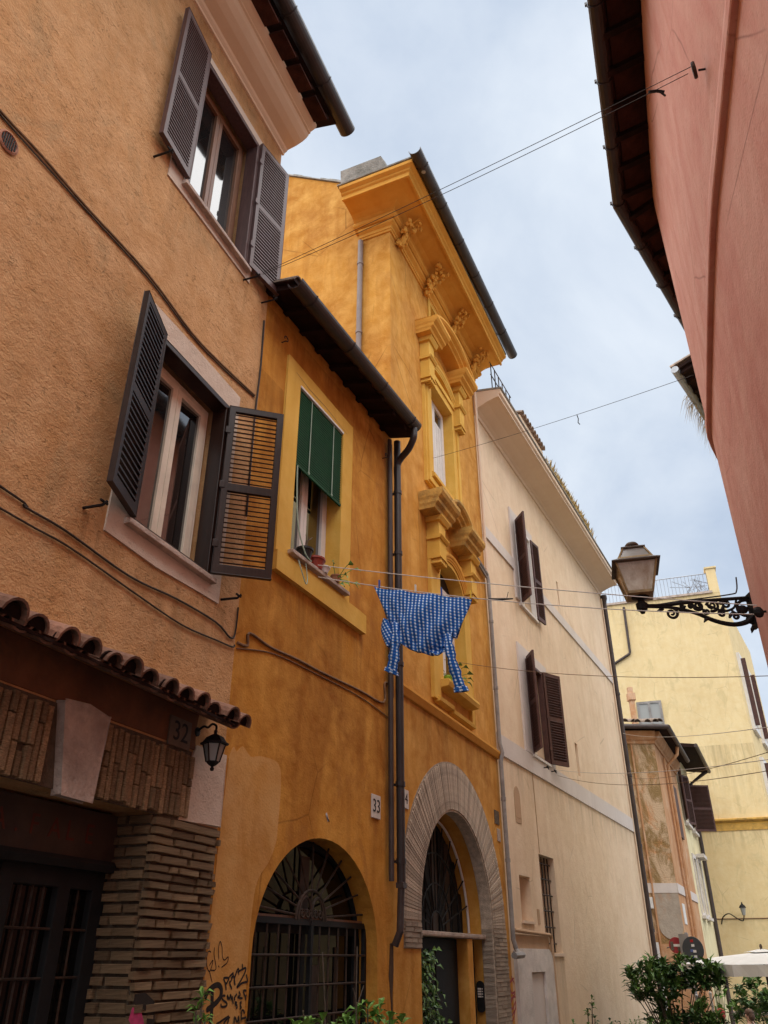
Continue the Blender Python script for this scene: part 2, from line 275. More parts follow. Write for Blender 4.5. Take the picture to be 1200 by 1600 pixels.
class G:
    def __init__(s): s.v = []; s.f = []; s.uv = None
    def add(s, vs, fs, mx=None):
        o = len(s.v); s.v += [tuple(mx @ Vector(p)) if mx is not None else tuple(p) for p in vs]
        s.f += [tuple(i+o for i in f) for f in fs]; return s
    def box(s, x0, x1, n0, n1, z0, z1, mx=None, tx=0.0):      # n measured out of the wall; tx tapers the top
        y0, y1 = -n1, -n0
        vs = [(x0, y0, z0), (x1, y0, z0), (x1, y1, z0), (x0, y1, z0), (x0+tx, y0, z1), (x1-tx, y0, z1), (x1-tx, y1, z1), (x0+tx, y1, z1)]
        return s.add(vs, [(0, 3, 2, 1), (4, 5, 6, 7), (0, 1, 5, 4), (1, 2, 6, 5), (2, 3, 7, 6), (3, 0, 4, 7)], mx)
    def rough_box(s, x0, x1, n0, n1, z0, z1, j=0.004, b=0.006, mx=None):   # worn block: chamfered front edges, jittered corners
        r = lambda: random.uniform(-j, j)
        vs = []
        for (a, c) in ((x0, z0), (x1, z0), (x1, z1), (x0, z1)): vs.append((a+r(), -n0, c+r()))
        for (a, c) in ((x0, z0), (x1, z0), (x1, z1), (x0, z1)): vs.append((a+r(), -(n1-b), c+r()))
        for (a, c) in ((x0+b, z0+b), (x1-b, z0+b), (x1-b, z1-b), (x0+b, z1-b)): vs.append((a+r(), -n1+r(), c+r()))
        fs = [(8, 9, 10, 11)]
        for i in range(4):
            k = (i+1) % 4; fs += [(i, k, 4+k, 4+i), (4+i, 4+k, 8+k, 8+i)]
        return s.add(vs, fs, mx)
    def prism(s, prof, x0, x1, mx=None):                      # closed profile of (n, z), swept along x
        k = len(prof); vs = [(x0, -p[0], p[1]) for p in prof]+[(x1, -p[0], p[1]) for p in prof]
        fs = [(i, i+k, (i+1) % k+k, (i+1) % k) for i in range(k)]
        for t in tessellate_polygon([[Vector((p[0], p[1], 0)) for p in prof]]):
            fs += [tuple(t), tuple(i+k for i in reversed(t))]
        return s.add(vs, fs, mx)
    def poly(s, pts, n0, n1, holes=(), mx=None):              # outline in (x, z) with holes, from n0 to n1
        loops = [pts]+list(holes); flat = [p for l in loops for p in l]; k = len(flat)
        tri = tessellate_polygon([[Vector((p[0], p[1], 0)) for p in l] for l in loops])
        vs = [(p[0], -n1, p[1]) for p in flat]+[(p[0], -n0, p[1]) for p in flat]
        fs = []
        for t in tri: fs += [tuple(t), tuple(i+k for i in reversed(t))]
        o = 0
        for l in loops:
            m = len(l)
            for i in range(m):
                a, b = o+i, o+(i+1) % m; fs.append((a, b, b+k, a+k))
            o += m
        return s.add(vs, fs, mx)
    def tube(s, pts, r, k=8, mx=None, cap=True):
        P = [Vector(p) for p in pts]; rs = r if hasattr(r, '__len__') else [r]*len(P)
        vs, fs = [], []; up = None
        for i, p in enumerate(P):
            t = (P[min(i+1, len(P)-1)]-P[max(i-1, 0)]).normalized()
            if up is None: up = t.orthogonal().normalized()
            else: up = (up-t*up.dot(t)); up = up.normalized() if up.length > 1e-6 else t.orthogonal().normalized()
            w = t.cross(up)
            for j in range(k):
                a = 2*pi*j/k; vs.append(p+(up*cos(a)+w*sin(a))*rs[i])
        for i in range(len(P)-1):
            for j in range(k): fs.append((i*k+j, i*k+(j+1) % k, (i+1)*k+(j+1) % k, (i+1)*k+j))
        if cap: fs += [tuple(range(k-1, -1, -1)), tuple((len(P)-1)*k+j for j in range(k))]
        return s.add(vs, fs, mx)
    def lathe(s, prof, c=(0, 0, 0), k=14, mx=None, ph=0.0):
        vs = [(c[0]+r*cos(2*pi*j/k+ph), c[1]+r*sin(2*pi*j/k+ph), c[2]+z) for r, z in prof for j in range(k)]
        fs = [(i*k+j, i*k+(j+1) % k, (i+1)*k+(j+1) % k, (i+1)*k+j) for i in range(len(prof)-1) for j in range(k)]
        fs += [tuple(range(k-1, -1, -1)), tuple((len(prof)-1)*k+j for j in range(k))]
        return s.add(vs, fs, mx)
    def ball(s, c, rx, ry, rz, k=8, m=5, jit=0.0, mx=None):
        vs = [(c[0], c[1], c[2]-rz)]
        for i in range(1, m):
            t = -pi/2+pi*i/m
            for j in range(k):
                a = 2*pi*j/k; q = 1+random.uniform(-jit, jit); vs.append((c[0]+rx*cos(t)*cos(a)*q, c[1]+ry*cos(t)*sin(a)*q, c[2]+rz*sin(t)*q))
        vs.append((c[0], c[1], c[2]+rz)); e = len(vs)-1
        fs = [(0, 1+(j+1) % k, 1+j) for j in range(k)]
        for i in range(m-2):
            for j in range(k): fs.append((1+i*k+j, 1+i*k+(j+1) % k, 1+(i+1)*k+(j+1) % k, 1+(i+1)*k+j))
        fs += [(e, 1+(m-2)*k+j, 1+(m-2)*k+(j+1) % k) for j in range(k)]
        return s.add(vs, fs, mx)
    def leaf(s, base, d, length, width, droop=0.25, up=None):
        d = Vector(d).normalized(); u = Vector(up) if up is not None else Vector((random.uniform(-.3, .3), random.uniform(-.3, .3), 1))
        w = d.cross(u); w = w.normalized() if w.length > 1e-4 else Vector((1, 0, 0)); u = w.cross(d)
        b = Vector(base); m = b+d*length*0.5+u*length*0.06; t = b+d*length-Vector((0, 0, 1))*length*droop
        q = u*width*0.22
        vs = [b, m-w*width*0.5+q, m, m+w*width*0.5+q, t]
        return s.add(vs, [(0, 1, 2), (0, 2, 3), (1, 4, 2), (2, 4, 3)])
    def ribbon(s, pts, w, n):                                # flat painted stroke lying on the wall
        P = [Vector((p[0], p[1])) for p in pts]; Lp = []; Rp = []
        for i, p in enumerate(P):
            t = P[min(i+1, len(P)-1)]-P[max(i-1, 0)]; t = t.normalized() if t.length > 1e-6 else Vector((1, 0))
            h = Vector((-t.y, t.x))*w*0.5*(0.6 if i in (0, len(P)-1) else 1); Lp.append(p+h); Rp.append(p-h)
        k = len(P); vs = [(p.x, -n, p.y) for p in Lp]+[(p.x, -n, p.y) for p in Rp]
        return s.add(vs, [(i, i+1, k+i+1, k+i) for i in range(k-1)])
    def mesh(s, name, smooth=False, uv=None):
        me = bpy.data.meshes.new(name); me.from_pydata(s.v, [], s.f)
        me.validate(); me.update()
        if smooth: me.polygons.foreach_set('use_smooth', [True]*len(me.polygons))
        return me
def link(name, me, mat, parent=None, mx=None, smooth_angle=None):
    o = bpy.data.objects.new(name, me); COL.objects.link(o)
    if mat and not me.materials: me.materials.append(M[mat])
    if parent is not None: o.parent = parent
    if mx is not None: o.matrix_local = mx
    return o
def part(name, g, mat, parent, smooth=False, mx=None, label=None, kind=None, bevel=0.0):
    o = link(name, g.mesh(name, smooth), mat, parent, mx)
    if label: o['label'] = label
    if kind: o['kind'] = kind
    if bevel:
        b = o.modifiers.new('bevel', 'BEVEL'); b.width = bevel; b.segments = 2; b.limit_method = 'ANGLE'; b.angle_limit = R(40)
    return o
def thing(name, label, cat, mx=None, group=None):
    o = bpy.data.objects.new(name, None); COL.objects.link(o); o.empty_display_size = 0.2
    if mx is not None: o.matrix_world = mx
    o['label'] = label; o['category'] = cat
    if group: o['group'] = group
    return o
def solo(name, g, mat, label, cat, mx=None, group=None, smooth=False):
    o = part(name, g, mat, None, smooth)
    if mx is not None: o.matrix_world = mx
    o['label'] = label; o['category'] = cat
    if group: o['group'] = group
    return o
def pieces(name, me, mat, parent, mxs):
    if not me.materials: me.materials.append(M[mat])
    for m in mxs:
        o = bpy.data.objects.new(name, me); COL.objects.link(o); o.parent = parent; o.matrix_local = m
def T(x, n, z): return Matrix.Translation((x, -n, z))
def rect(x0, x1, z0, z1): return [(x0, z0), (x1, z0), (x1, z1), (x0, z1)]
def arch(c, w, z0, zs, h, k=28):
    return [(c-w, z0), (c+w, z0)]+[(c+w*cos(pi*i/k), zs+h*sin(pi*i/k)) for i in range(k+1)]
def grid_wall(g, outer, holes, thick): return g.poly(outer, -thick, 0.0, holes)
def text_mesh(txt, size, name):
    cu = bpy.data.curves.new(name, 'FONT'); cu.body = txt; cu.size = size; cu.align_x = 'CENTER'; cu.align_y = 'CENTER'; cu.extrude = 0.001; cu.resolution_u = 3
    o = bpy.data.objects.new('tmp', cu); COL.objects.link(o); bpy.context.view_layer.update()
    me = bpy.data.meshes.new_from_object(o.evaluated_get(bpy.context.evaluated_depsgraph_get())); me.name = name
    bpy.data.objects.remove(o); return me
WALLTEXT = Matrix.Rotation(R(90), 4, 'X')      # text lying in x-y turned up to face out of the wall (towards -y)
def catmull(P, k=6):
    P = [Vector(p) for p in P]; out = []
    for i in range(len(P)-1):
        a, b, c, d = P[max(i-1, 0)], P[i], P[i+1], P[min(i+2, len(P)-1)]
        for j in range(k):
            t = j/k; out.append(0.5*((2*b)+(c-a)*t+(2*a-5*b+4*c-d)*t*t+(3*b-a-3*c+d)*t**3))
    out.append(P[-1]); return out
def sag(a, b, drop, k=16):
    a, b = Vector(a), Vector(b); return [a+(b-a)*(i/k)-Vector((0, 0, drop*4*(i/k)*(1-i/k))) for i in range(k+1)]

def window(parent, x0, x1, z0, z1, n, mat, pane='pane_dark', fw=0.05, sashes=2, mul=0.06, rails=(), label=None, yaw=0.0):
    """casement set back in its opening: a frame part with pane sub-parts"""
    g = G(); g.poly(rect(x0, x1, z0, z1), n-0.06, n, [rect(x0+fw, x1-fw, z0+fw, z1-fw)])
    iw = (x1-x0-2*fw)/sashes; f = None; panes = []
    for i in range(sashes):
        a, b = x0+fw+i*iw+0.002, x0+fw+(i+1)*iw-0.002
        hz = [z0+fw]+[z0+fw+(z1-z0-2*fw)*r for r in rails]+[z1-fw]
        holes = []
        for q in range(len(hz)-1): holes.append(rect(a+mul, b-mul, hz[q]+(mul if q == 0 else mul*0.35), hz[q+1]-(mul if q == len(hz)-2 else mul*0.35)))
        g.poly(rect(a, b, z0+fw+0.002, z1-fw-0.002), n-0.045, n+0.012, holes); panes += holes
    f = part('window', g, mat, parent, bevel=0.006)
    if label: f['label'] = label
    for h in panes:
        cx, hx = (h[0][0]+h[1][0])/2, (h[1][0]-h[0][0])/2+0.01
        q = G(); q.box(-hx, hx, -0.004, 0.004, h[0][1]-0.01, h[2][1]+0.01); part('pane', q, pane, f, mx=T(cx, n-0.026, 0) @ Matrix.Rotation(R(yaw), 4, 'Z'))
    return f
_leafs = {}
def shutter(parent, s, n, z0, z1, w, ang, mat, pitch=0.05, tilt=-30, label=None, stile=0.058, joined=False):
    """louvred leaf hinged at s; ang 0 lies along +s, 90 stands out of the wall, 180 lies back along -s"""
    h = z1-z0; g = G(); mid = h*0.49; tr, br, mr = 0.06, 0.085, 0.04
    P = [rect(stile, w-stile, br, mid-mr), rect(stile, w-stile, mid+mr, h-tr)]
    g.poly(rect(0, w, 0, h), -0.019, 0.019, P)
    for zz in (0.16*h, 0.5*h, 0.84*h): g.box(-0.02, 0.03, 0.019, 0.027, zz-0.035, zz+0.035)
    mx = T(s, n, z0) @ Matrix.Rotation(-R(ang), 4, 'Z')
    sl = G(); t = R(38 if joined else tilt); a, b = (0.030, 0.005) if joined else (0.023, 0.0055) if tilt < -20 else (0.020, 0.0075)
    pr = [(-a*cos(t)-b*sin(t), -a*sin(t)+b*cos(t)), (a*cos(t)-b*sin(t), a*sin(t)+b*cos(t)), (a*cos(t)+b*sin(t), a*sin(t)-b*cos(t)), (-a*cos(t)+b*sin(t), -a*sin(t)-b*cos(t))]
    sl.prism(pr, stile-0.004, w-stile+0.004)
    zs = []
    for p in P:
        k = int((p[2][1]-p[0][1])/pitch)
        for i in range(k): zs.append(p[0][1]+(i+0.5)*(p[2][1]-p[0][1])/k)
    if joined:
        for zz in zs: g.add(sl.v, sl.f, T(0, 0, zz))
        return part('shutter', g, mat, parent, mx=mx, label=label)
    o = part('shutter', g, mat, parent, mx=mx, label=label, bevel=0.004)
    pieces('slat', sl.mesh('slat'), mat, o, [T(0, 0, zz) @ Matrix.Rotation(random.uniform(-0.03, 0.03), 4, 'X') for zz in zs])
    return o

# ---------------------------------------------------------------- the ground
def gz(y): return 0.0 if y < 9 else -(y-9)*0.05 if y < 40 else -1.55
g = G(); ys = [-30, -5, 0, 9, 15, 25, 40, 120, 400]; xs = [-300, -20, 0, 10, 25, 300]
g.add([(x, y, gz(y)) for y in ys for x in xs], [(j*6+i, j*6+i+1, (j+1)*6+i+1, (j+1)*6+i) for j in range(len(ys)-1) for i in range(5)])
o = part('ground', g, 'cobble', None); o['kind'] = 'structure'

# ================================================================ HOUSE 1: tan stucco, brick shop front
b1 = thing('stucco_house', 'tan rough stucco house with brown shutters and brick shop doorway', 'house', fm('b1'))
W1 = (-1.62, -0.52, 7.95, 9.88); W2 = (-1.58, -0.52, 4.38, 6.12)
g = G()
door = [(-3.9, -1.0), (-0.80, -1.0), (-0.80, 2.47), (-0.82, 2.49), (-2.4, 2.47), (-3.9, 2.48)]
outer = [(-16, -1.2), (0.0, -1.2), (0.0, 10.50), (-16, 10.50)]
g.poly(outer, -0.35, 0.0, [rect(*W1), rect(*W2), door])
g.box(-16, -0.003, -6.5, -6.2, -1.2, 10.5); g.box(-16.0, -15.7, -6.2, -0.352, -1.2, 10.5); g.box(-0.3, 0, -6.2, -0.352, -1.2, 10.5); g.box(-16, 0, -6.5, -0.002, 10.502, 10.75)
part('wall', g, 'tan_stucco', b1)
# cornice, eave, rafters, gutter
g = G(); prof = [(0, 10.40), (0.025, 10.40), (0.03, 10.43), (0.06, 10.45), (0.075, 10.475), (0.10, 10.48), (0.19, 10.50), (0.27, 10.535), (0.33, 10.58), (0.355, 10.62), (0.355, 10.635), (0.38, 10.64), (0.38, 10.67), (0.43, 10.695), (0.46, 10.73), (0.46, 10.77), (0, 10.78)]
g.prism(prof, -16, 0.02); part('cornice', g, 'beige_cornice', b1)
g = G(); g.prism([(-0.6, 11.16), (0.66, 10.86), (0.66, 10.90), (-0.6, 11.20)], -16, 0.16); part('eave_board', g, 'eave_wood', b1)
g = G(); g.prism([(-0.6, 11.08), (0.62, 10.79), (0.62, 10.852), (-0.6, 11.15)], 0, 0.08); pieces('rafter', g.mesh('rafter'), 'eave_wood', b1, [T(-3.4+i*0.42, 0, 0) for i in range(9)])
g = G(); g.box(0, 0.33, 0.44, 0.66, -0.012, 0.012); me = g.mesh('eave_tile'); pieces('eave_tile', me, 'eave_tile', b1, [T(-3.32+i*0.42, 0, 10.845) @ Matrix.Rotation(R(13), 4, 'X') for i in range(8)])
def gutter(parent, b, s0, z0, s1, z1, n, r, mat, k=10, name='gutter'):
    g = G(); vs = []; t = 0.008
    for (s, z) in ((s0, z0), (s1, z1)):
        for rr in (r, r-t):
            for j in range(k+1):
                a = pi+pi*j/k; vs.append((s, -n+rr*cos(a), z+rr*sin(a)*1.05))
    m = 2*(k+1); fs = []
    for j in range(k): fs += [(j, j+1, m+j+1, m+j), (k+1+j, m+k+1+j, m+k+2+j, k+2+j)]
    fs += [(0, m, m+k+1, k+1), (k, 2*k+1, m+2*k+1, m+k)]
    for e in (0, m):
        for j in range(k): fs.append((e+j, e+k+1+j, e+k+2+j, e+j+1))
    g.add(vs, fs)
    L_ = hypot(s1-s0, z1-z0)
    for i in range(int(L_/0.9)+1):
        q = (i+0.35)*0.9/L_
        if q < 1: s_ = s0+(s1-s0)*q; z_ = z0+(z1-z0)*q; g.tube([(s_, -n+(r+0.006)*cos(pi+pi*j/8), z_+(r+0.006)*sin(pi+pi*j/8)*1.05) for j in range(9)], 0.007, 5)
    return part(name, g, mat, parent, smooth=False)
gutter(b1, 'b1', -16, 10.57, 0.36, 10.96, 0.73, 0.105, 'gutter_metal')
# window surrounds
def band(parent, out, hole, n, mat, name='window_surround'):
    g = G(); g.poly(out, 0.0, n, [hole]); return part(name, g, mat, parent, bevel=0.004)
band(b1, [(-1.80, 4.19), (-1.2, 4.17), (-0.6, 4.20), (-0.33, 4.21), (-0.335, 5.2), (-0.34, 6.36), (-1.1, 6.37), (-1.80, 6.36), (-1.79, 5.1)], rect(*W2), 0.014, 'pale_band')
band(b1, [(-1.86, 7.80), (-0.40, 7.82), (-0.40, 10.04), (-1.80, 10.02)], rect(*W1), 0.012, 'pale_band')
for (x0, x1, z0, z1) in (W1, W2):
    g = G(); g.prism([(-0.30, z0-0.05), (0.07, z0-0.055), (0.07, z0-0.01), (-0.30, z0+0.012)], x0-0.05, x1+0.05); part('sill', g, 'travertine', b1, bevel=0.006)
# dark liner frames for the shutters and the casements
for (x0, x1, z0, z1), mt in ((W1, 'plum_wood'), (W2, 'brown_wood')):
    g = G(); g.poly(rect(x0+0.001, x1-0.001, z0+0.013, z1-0.001), -0.12, 0.03, [rect(x0+0.045, x1-0.045, z0+0.03, z1-0.05)]); part('shutter_frame', g, mt, b1, bevel=0.005)
window(b1, W1[0]+0.045, W1[1]-0.045, W1[2]+0.03, W1[3]-0.05, -0.16, 'window_oak', 'pane_dark', 0.045, 2, 0.055)
wf = window(b1, W2[0]+0.045, W2[1]-0.045, W2[2]+0.03, W2[3]-0.05, -0.17, 'cream_paint', 'pane_dark', 0.05, 2, 0.065, yaw=-3.5)
g = G()
for i in range(14):
    q = -1.03+i*0.033; g.box(q, q+0.030, -0.262-0.012*(i % 2), -0.255-0.012*(i % 2), 4.45, 6.05)
part('curtain', g, 'dark_curtain', wf)
shutter(b1, -1.575, 0.045, 4.40, 6.13, 0.50, 161, 'brown_wood', 0.052, 4, label='brown louvred shutter swung open against the left of the lower window')
shutter(b1, -0.535, 0.045, 4.40, 6.11, 0.50, 52, 'brown_wood', 0.046, label='brown louvred shutter standing out from the right of the lower window')
shutter(b1, -1.635, 0.045, 7.99, 9.95, 0.50, 174, 'plum_wood', 0.046, -4)
shutter(b1, -0.515, 0.045, 7.96, 9.92, 0.51, 9, 'plum_wood', 0.046, 4)
for (s, z) in ((-2.02, 4.25), (-0.28, 4.27), (-2.06, 7.80), (-0.12, 7.80), (-0.5, 7.78)):   # stays
    g = G(); g.tube([(s, 0.0, z), (s, -0.16, z-0.01), (s+0.01, -0.19, z+0.02)], 0.011, 6); g.tube([(s-0.035, -0.17, z+0.012), (s+0.035, -0.17, z+0.012)], 0.010, 6); part('shutter_stay', g, 'black_iron', b1)
g = G(); g.lathe([(0.0, 0), (0.075, 0), (0.085, 0.012), (0.07, 0.02), (0.062, 0.01), (0.0, 0.008)], k=20, mx=T(-3.345, 0.0, 6.35) @ Matrix.Rotation(R(90), 4, 'X'))
vent = part('vent', g, 'terracotta', b1)
g = G()
for i in range(7): x = -0.054+i*0.018; hh = sqrt(max(0, 0.062**2-x*x)); g.box(x-0.004, x+0.004, 0.010, 0.018, -hh, hh)
part('vent_grille', g, 'black_iron', vent, mx=T(-3.345, 0, 6.35))
# tiled canopy over the doorway
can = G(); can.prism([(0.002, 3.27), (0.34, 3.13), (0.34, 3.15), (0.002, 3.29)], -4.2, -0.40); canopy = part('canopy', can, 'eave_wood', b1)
def cover_tile(L_, r0, r1, k=8, t=0.014):
    g = G(); vs = []
    for (y, r) in ((0.0, r0), (-L_, r1)):
        for rr in (r, r-t):
            for j in range(k+1): a = pi*j/k; vs.append((rr*cos(a), y, rr*sin(a)))
    m = 2*(k+1); fs = []
    for j in range(k): fs += [(j, m+j, m+j+1, j+1), (k+1+j, k+2+j, m+k+2+j, m+k+1+j)]
    fs += [(0, k+1, m+k+1, m), (k, m+k, m+2*k+1, 2*k+1)]
    for e in (0, m):
        for j in range(k): fs.append((e+j, e+j+1, e+k+2+j, e+k+1+j))
    return g.add(vs, fs).mesh('roof_tile')
ct = cover_tile(0.40, 0.072, 0.085); slope = Matrix.Rotation(R(22), 4, 'X')
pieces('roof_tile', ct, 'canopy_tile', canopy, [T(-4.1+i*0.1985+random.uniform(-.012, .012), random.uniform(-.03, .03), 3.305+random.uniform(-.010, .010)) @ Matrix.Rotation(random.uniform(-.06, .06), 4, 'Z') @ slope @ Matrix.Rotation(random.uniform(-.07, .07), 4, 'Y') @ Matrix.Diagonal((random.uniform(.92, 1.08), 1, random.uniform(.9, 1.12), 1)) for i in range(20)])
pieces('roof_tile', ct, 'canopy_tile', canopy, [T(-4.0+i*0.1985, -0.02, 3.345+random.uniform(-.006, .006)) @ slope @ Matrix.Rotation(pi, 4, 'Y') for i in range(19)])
plug = G().poly([(0.068*cos(pi*i/8), 0.068*sin(pi*i/8)) for i in range(9)], -0.012, 0.0).mesh('shade_plug')  # added dark half-discs standing in for the shade inside the tile mouths
pieces('shade_plug', plug, 'eave_wood', canopy, [T(-4.1+i*0.1985, 0.0, 3.305) @ slope @ T(0, 0.37, 0) for i in range(20)])
g = G(); g.prism([(0.0, 3.30), (0.012, 3.30), (0.05, 3.37), (0.0, 3.40)], -4.2, -0.36); part('mortar_fillet', g, 'tan_stucco', canopy)
# plaster strip under the canopy, soffit shade put into its brown colour, relieving stone
g = G(); g.poly([(-4.2, 2.95), (-0.42, 2.98), (-0.44, 3.12), (-0.42, 3.25), (-4.2, 3.25)], 0.0, 0.008); plain('shaded_plaster', (0.20, 0.085, 0.04), 0.9, 0.25, 4, 0.3, dirt=(0.09, 0.045, 0.03), dirt_amt=0.6); part('plaster_strip', g, 'shaded_plaster', b1)
# brick lintel, keystone, quoin block and jamb
g = G(); g.poly([(-4.2, 2.47), (-0.46, 2.47), (-0.46, 2.96), (-4.2, 2.94)], 0.0, 0.008); part('mortar_bed', g, 'mortar', b1)
me_v = []
for q in range(6): g = G(); g.rough_box(-0.033, 0.033, 0, 0.042, 0, 1.0, 0.0045, 0.008); me_v.append(g.mesh('brick'))
def scatter(brs, mat):
    for m in brs: pieces('brick', random.choice(me_v), mat, b1, [m])
brs = []
x = -4.15
while x < -0.50:
    if not (-1.93 < x+0.0315 < -1.50):
        wb = random.uniform(0.040, 0.052); top = 2.925+random.uniform(-.012, .012); bot = 2.478+random.uniform(-.014, .010)
        js = sorted(random.sample([0.33, 0.5, 0.62, 0.72, 0.42], random.choice((1, 1, 1, 2)))) if random.random() < .95 else []
        zz = [bot]+[bot+(top-bot)*j for j in js]+[top]
        for a, b in zip(zz, zz[1:]):
            if b-a > 0.05: brs.append(T(x+wb/2, 0.0, a+0.004) @ Matrix.Rotation(random.uniform(-.010, .010), 4, 'Y') @ Matrix.Diagonal((wb*0.92/0.066, random.uniform(0.85, 1.2), (b-a-0.008), 1)))
        x += wb+0.012
    else: x += 0.02
scatter(brs, 'brick_tan')
g = G(); ks = [(-1.80, 2.44), (-1.535, 2.435), (-1.50, 2.955), (-1.70, 2.985), (-1.91, 2.965)]; g.poly(ks, 0.0, 0.075); part('keystone', g, 'travertine', b1, bevel=0.008)
g = G(); g.poly([(-0.545, 2.475), (0.0, 2.49), (-0.003, 2.76), (-0.003, 3.02), (-0.42, 3.01), (-0.455, 2.90), (-0.46, 2.70)], 0.0, 0.022); part('quoin_stone', g, 'pale_band', b1, bevel=0.008)
g = G(); g.box(-0.80, -0.012, 0.0, 0.010, -1.0, 2.47); g.box(-0.79, -0.43, -0.30, -0.0, -1.0, 2.47); g.box(-0.812, -0.79, -0.34, -0.001, -1.0, 2.47); part('mortar_bed', g, 'mortar', b1)
brs = []; z = 0.55
while z < 2.45:
    hb = random.uniform(0.036, 0.050); x0 = -0.835+random.uniform(-.010, .01); x = x0
    while x < -0.05:
        wb = random.choice((random.uniform(0.22, 0.34), random.uniform(0.10, 0.2), random.uniform(0.26, 0.36))); x1 = min(x+wb, -0.015+random.uniform(-.012, .0))
        if x1-x > 0.04: brs.append(T((x+x1)/2, 0.0, z) @ Matrix.Rotation(random.uniform(-.02, .02), 4, 'Y') @ Matrix.Diagonal(((x1-x-0.014)/0.066, random.uniform(0.85, 1.5), hb-0.003, 1)))
        x = x1+0.004
    z += hb+0.015
scatter(brs, 'brick_tan')
brs = []; z = 0.55
side = Matrix.Rotation(R(-90), 4, 'Z')
while z < 2.45:
    hb = random.uniform(0.045, 0.058); y = 0.0
    while y < 0.28:
        wb = random.uniform(0.12, 0.26); y1 = min(y+wb, 0.34)
        brs.append(Matrix.Translation((-0.812, (y+y1)/2, z)) @ side @ Matrix.Diagonal(((y1-y-0.012)/0.066, random.uniform(0.7, 1.2), hb-0.003, 1))); y = y1+0.004
    z += hb+0.017
scatter(brs, 'brick_tan')
# sign fascia, door frame with grilles
g = G(); g.box(-3.9, -0.83, -0.30, -0.26, 2.17, 2.46); fas = part('sign_fascia', g, 'sign_wood', b1)
g = G()
for q, (ch, s) in enumerate((('L', -2.06), ('A', -1.90), ('.', -1.76), ('F', -1.62), ('A', -1.44), ('L', -1.30), ('E', -1.12))):
    me = text_mesh(ch, 0.17, 'letter'); o = link('letter', me, 'sign_red', fas, T(s, -0.2575, 2.31) @ WALLTEXT)
g = G(); g.prism([(-0.31, 2.10), (-0.23, 2.10), (-0.215, 2.14), (-0.235, 2.168), (-0.31, 2.168)], -3.9, -0.83); part('fascia_moulding', g, 'dark_door', b1)
for (x0, x1) in ((-2.80, -1.83), (-1.78, -0.84)):
    hs = [rect(x0+0.12, x1-0.44, 0.3, 1.99), rect(x1-0.33, x1-0.12, 0.3, 1.99)]
    g = G(); g.poly(rect(x0, x1, -0.9, 2.10), -0.36, -0.29, hs); d = part('shop_door', g, 'dark_door', b1, bevel=0.006)
    for h in hs:
        q = G(); q.box(h[0][0]-.01, h[1][0]+.01, -0.345, -0.338, h[0][1]-.01, h[2][1]+.01); part('pane', q, 'pane_shop', d)
        wd = h[1][0]-h[0][0]; k = 3 if wd > 0.3 else 1
        for i in range(k): q = G(); xx = h[0][0]+wd*(i+1)/(k+1); q.tube([(xx, 0.318, 0.3), (xx, 0.318, 1.99)], 0.0075, 6); part('grille_bar', q, 'rusty_iron', d)
        for zz in (0.7, 0.98, 1.24, 1.50, 1.76): q = G(); q.tube([(h[0][0], 0.305, zz), (h[1][0], 0.305, zz)], 0.0075, 6); part('grille_bar', q, 'rusty_iron', d)
g = G(); g.box(-3.9, -0.85, -1.6, -1.5, -1, 2.6); part('back_room_wall', g, 'dark_inside', b1)
g = G(); g.ribbon([(-0.84, 1.385), (-0.74, 1.375), (-0.66, 1.34), (-0.64, 1.26), (-0.66, 1.15)], 0.085, 0.056); part('spray_paint', g, 'spray_black', b1)
g = G(); g.ribbon([(-0.86, 1.31), (-0.80, 1.29), (-0.75, 1.22), (-0.74, 1.1)], 0.11, 0.058); part('spray_paint', g, 'spray_pink', b1)

# number plate 32, lantern, cables on the house front
def plate(b, s, n, z, w, h, txt, size, label, mat='marble_plate'):
    t = thing('house_number_plate', label, 'number plate', fm(b, s, n, z))
    g = G(); g.box(-w/2, w/2, 0, 0.016, -h/2, h/2); part('plate', g, mat, t, bevel=0.004)
    link('number', text_mesh(txt, size, 'number'), 'ink', t, T(0, 0.0185, 0) @ WALLTEXT)
plate('b1', -0.655, 0.010, 3.055, 0.27, 0.21, '32', 0.20, 'square stone number plate reading 32 under the tiled canopy', 'dark_plate')
ln = thing('wall_lantern', 'small black six sided wall lantern below the end of the tiled canopy', 'lantern', fm('b1', -0.40, 0.16, 2.82))
g = G(); g.lathe([(0.0, 0), (0.012, 0.004), (0.016, 0.02), (0.008, 0.032), (0.03, 0.045), (0.045, 0.06), (0.05, 0.07)], k=6); part('finial', g, 'black_iron', ln)
g = G(); g.lathe([(0.046, 0.068), (0.080, 0.195), (0.0, 0.195)], k=6); part('glass', g, 'pane_milky', ln)
g = G()
for j in range(6):
    a = 2*pi*j/6; g.tube([(0.049*cos(a), 0.049*sin(a), 0.066), (0.084*cos(a), 0.084*sin(a), 0.20)], 0.006, 5)
part('cage', g, 'black_iron', ln)
g = G(); g.lathe([(0.106, 0.192), (0.108, 0.205), (0.09, 0.215), (0.065, 0.25), (0.03, 0.268), (0.012, 0.275), (0.014, 0.30), (0.0, 0.305)], k=6); part('roof', g, 'black_iron', ln)
g = G(); g.tube(catmull([(0, 0, 0.295), (0.0, 0.0, 0.335), (-0.01, 0.03, 0.35), (-0.02, 0.06, 0.325), (-0.02, 0.10, 0.335), (-0.02, 0.16, 0.30)], 5), 0.009, 6); g.lathe([(0.035, 0), (0.035, 0.012), (0.02, 0.016), (0, 0.016)], k=12, mx=Matrix.Translation((-0.02, 0.16, 0.30)) @ Matrix.Rotation(R(90), 4, 'X')); part('arm', g, 'black_iron', ln)
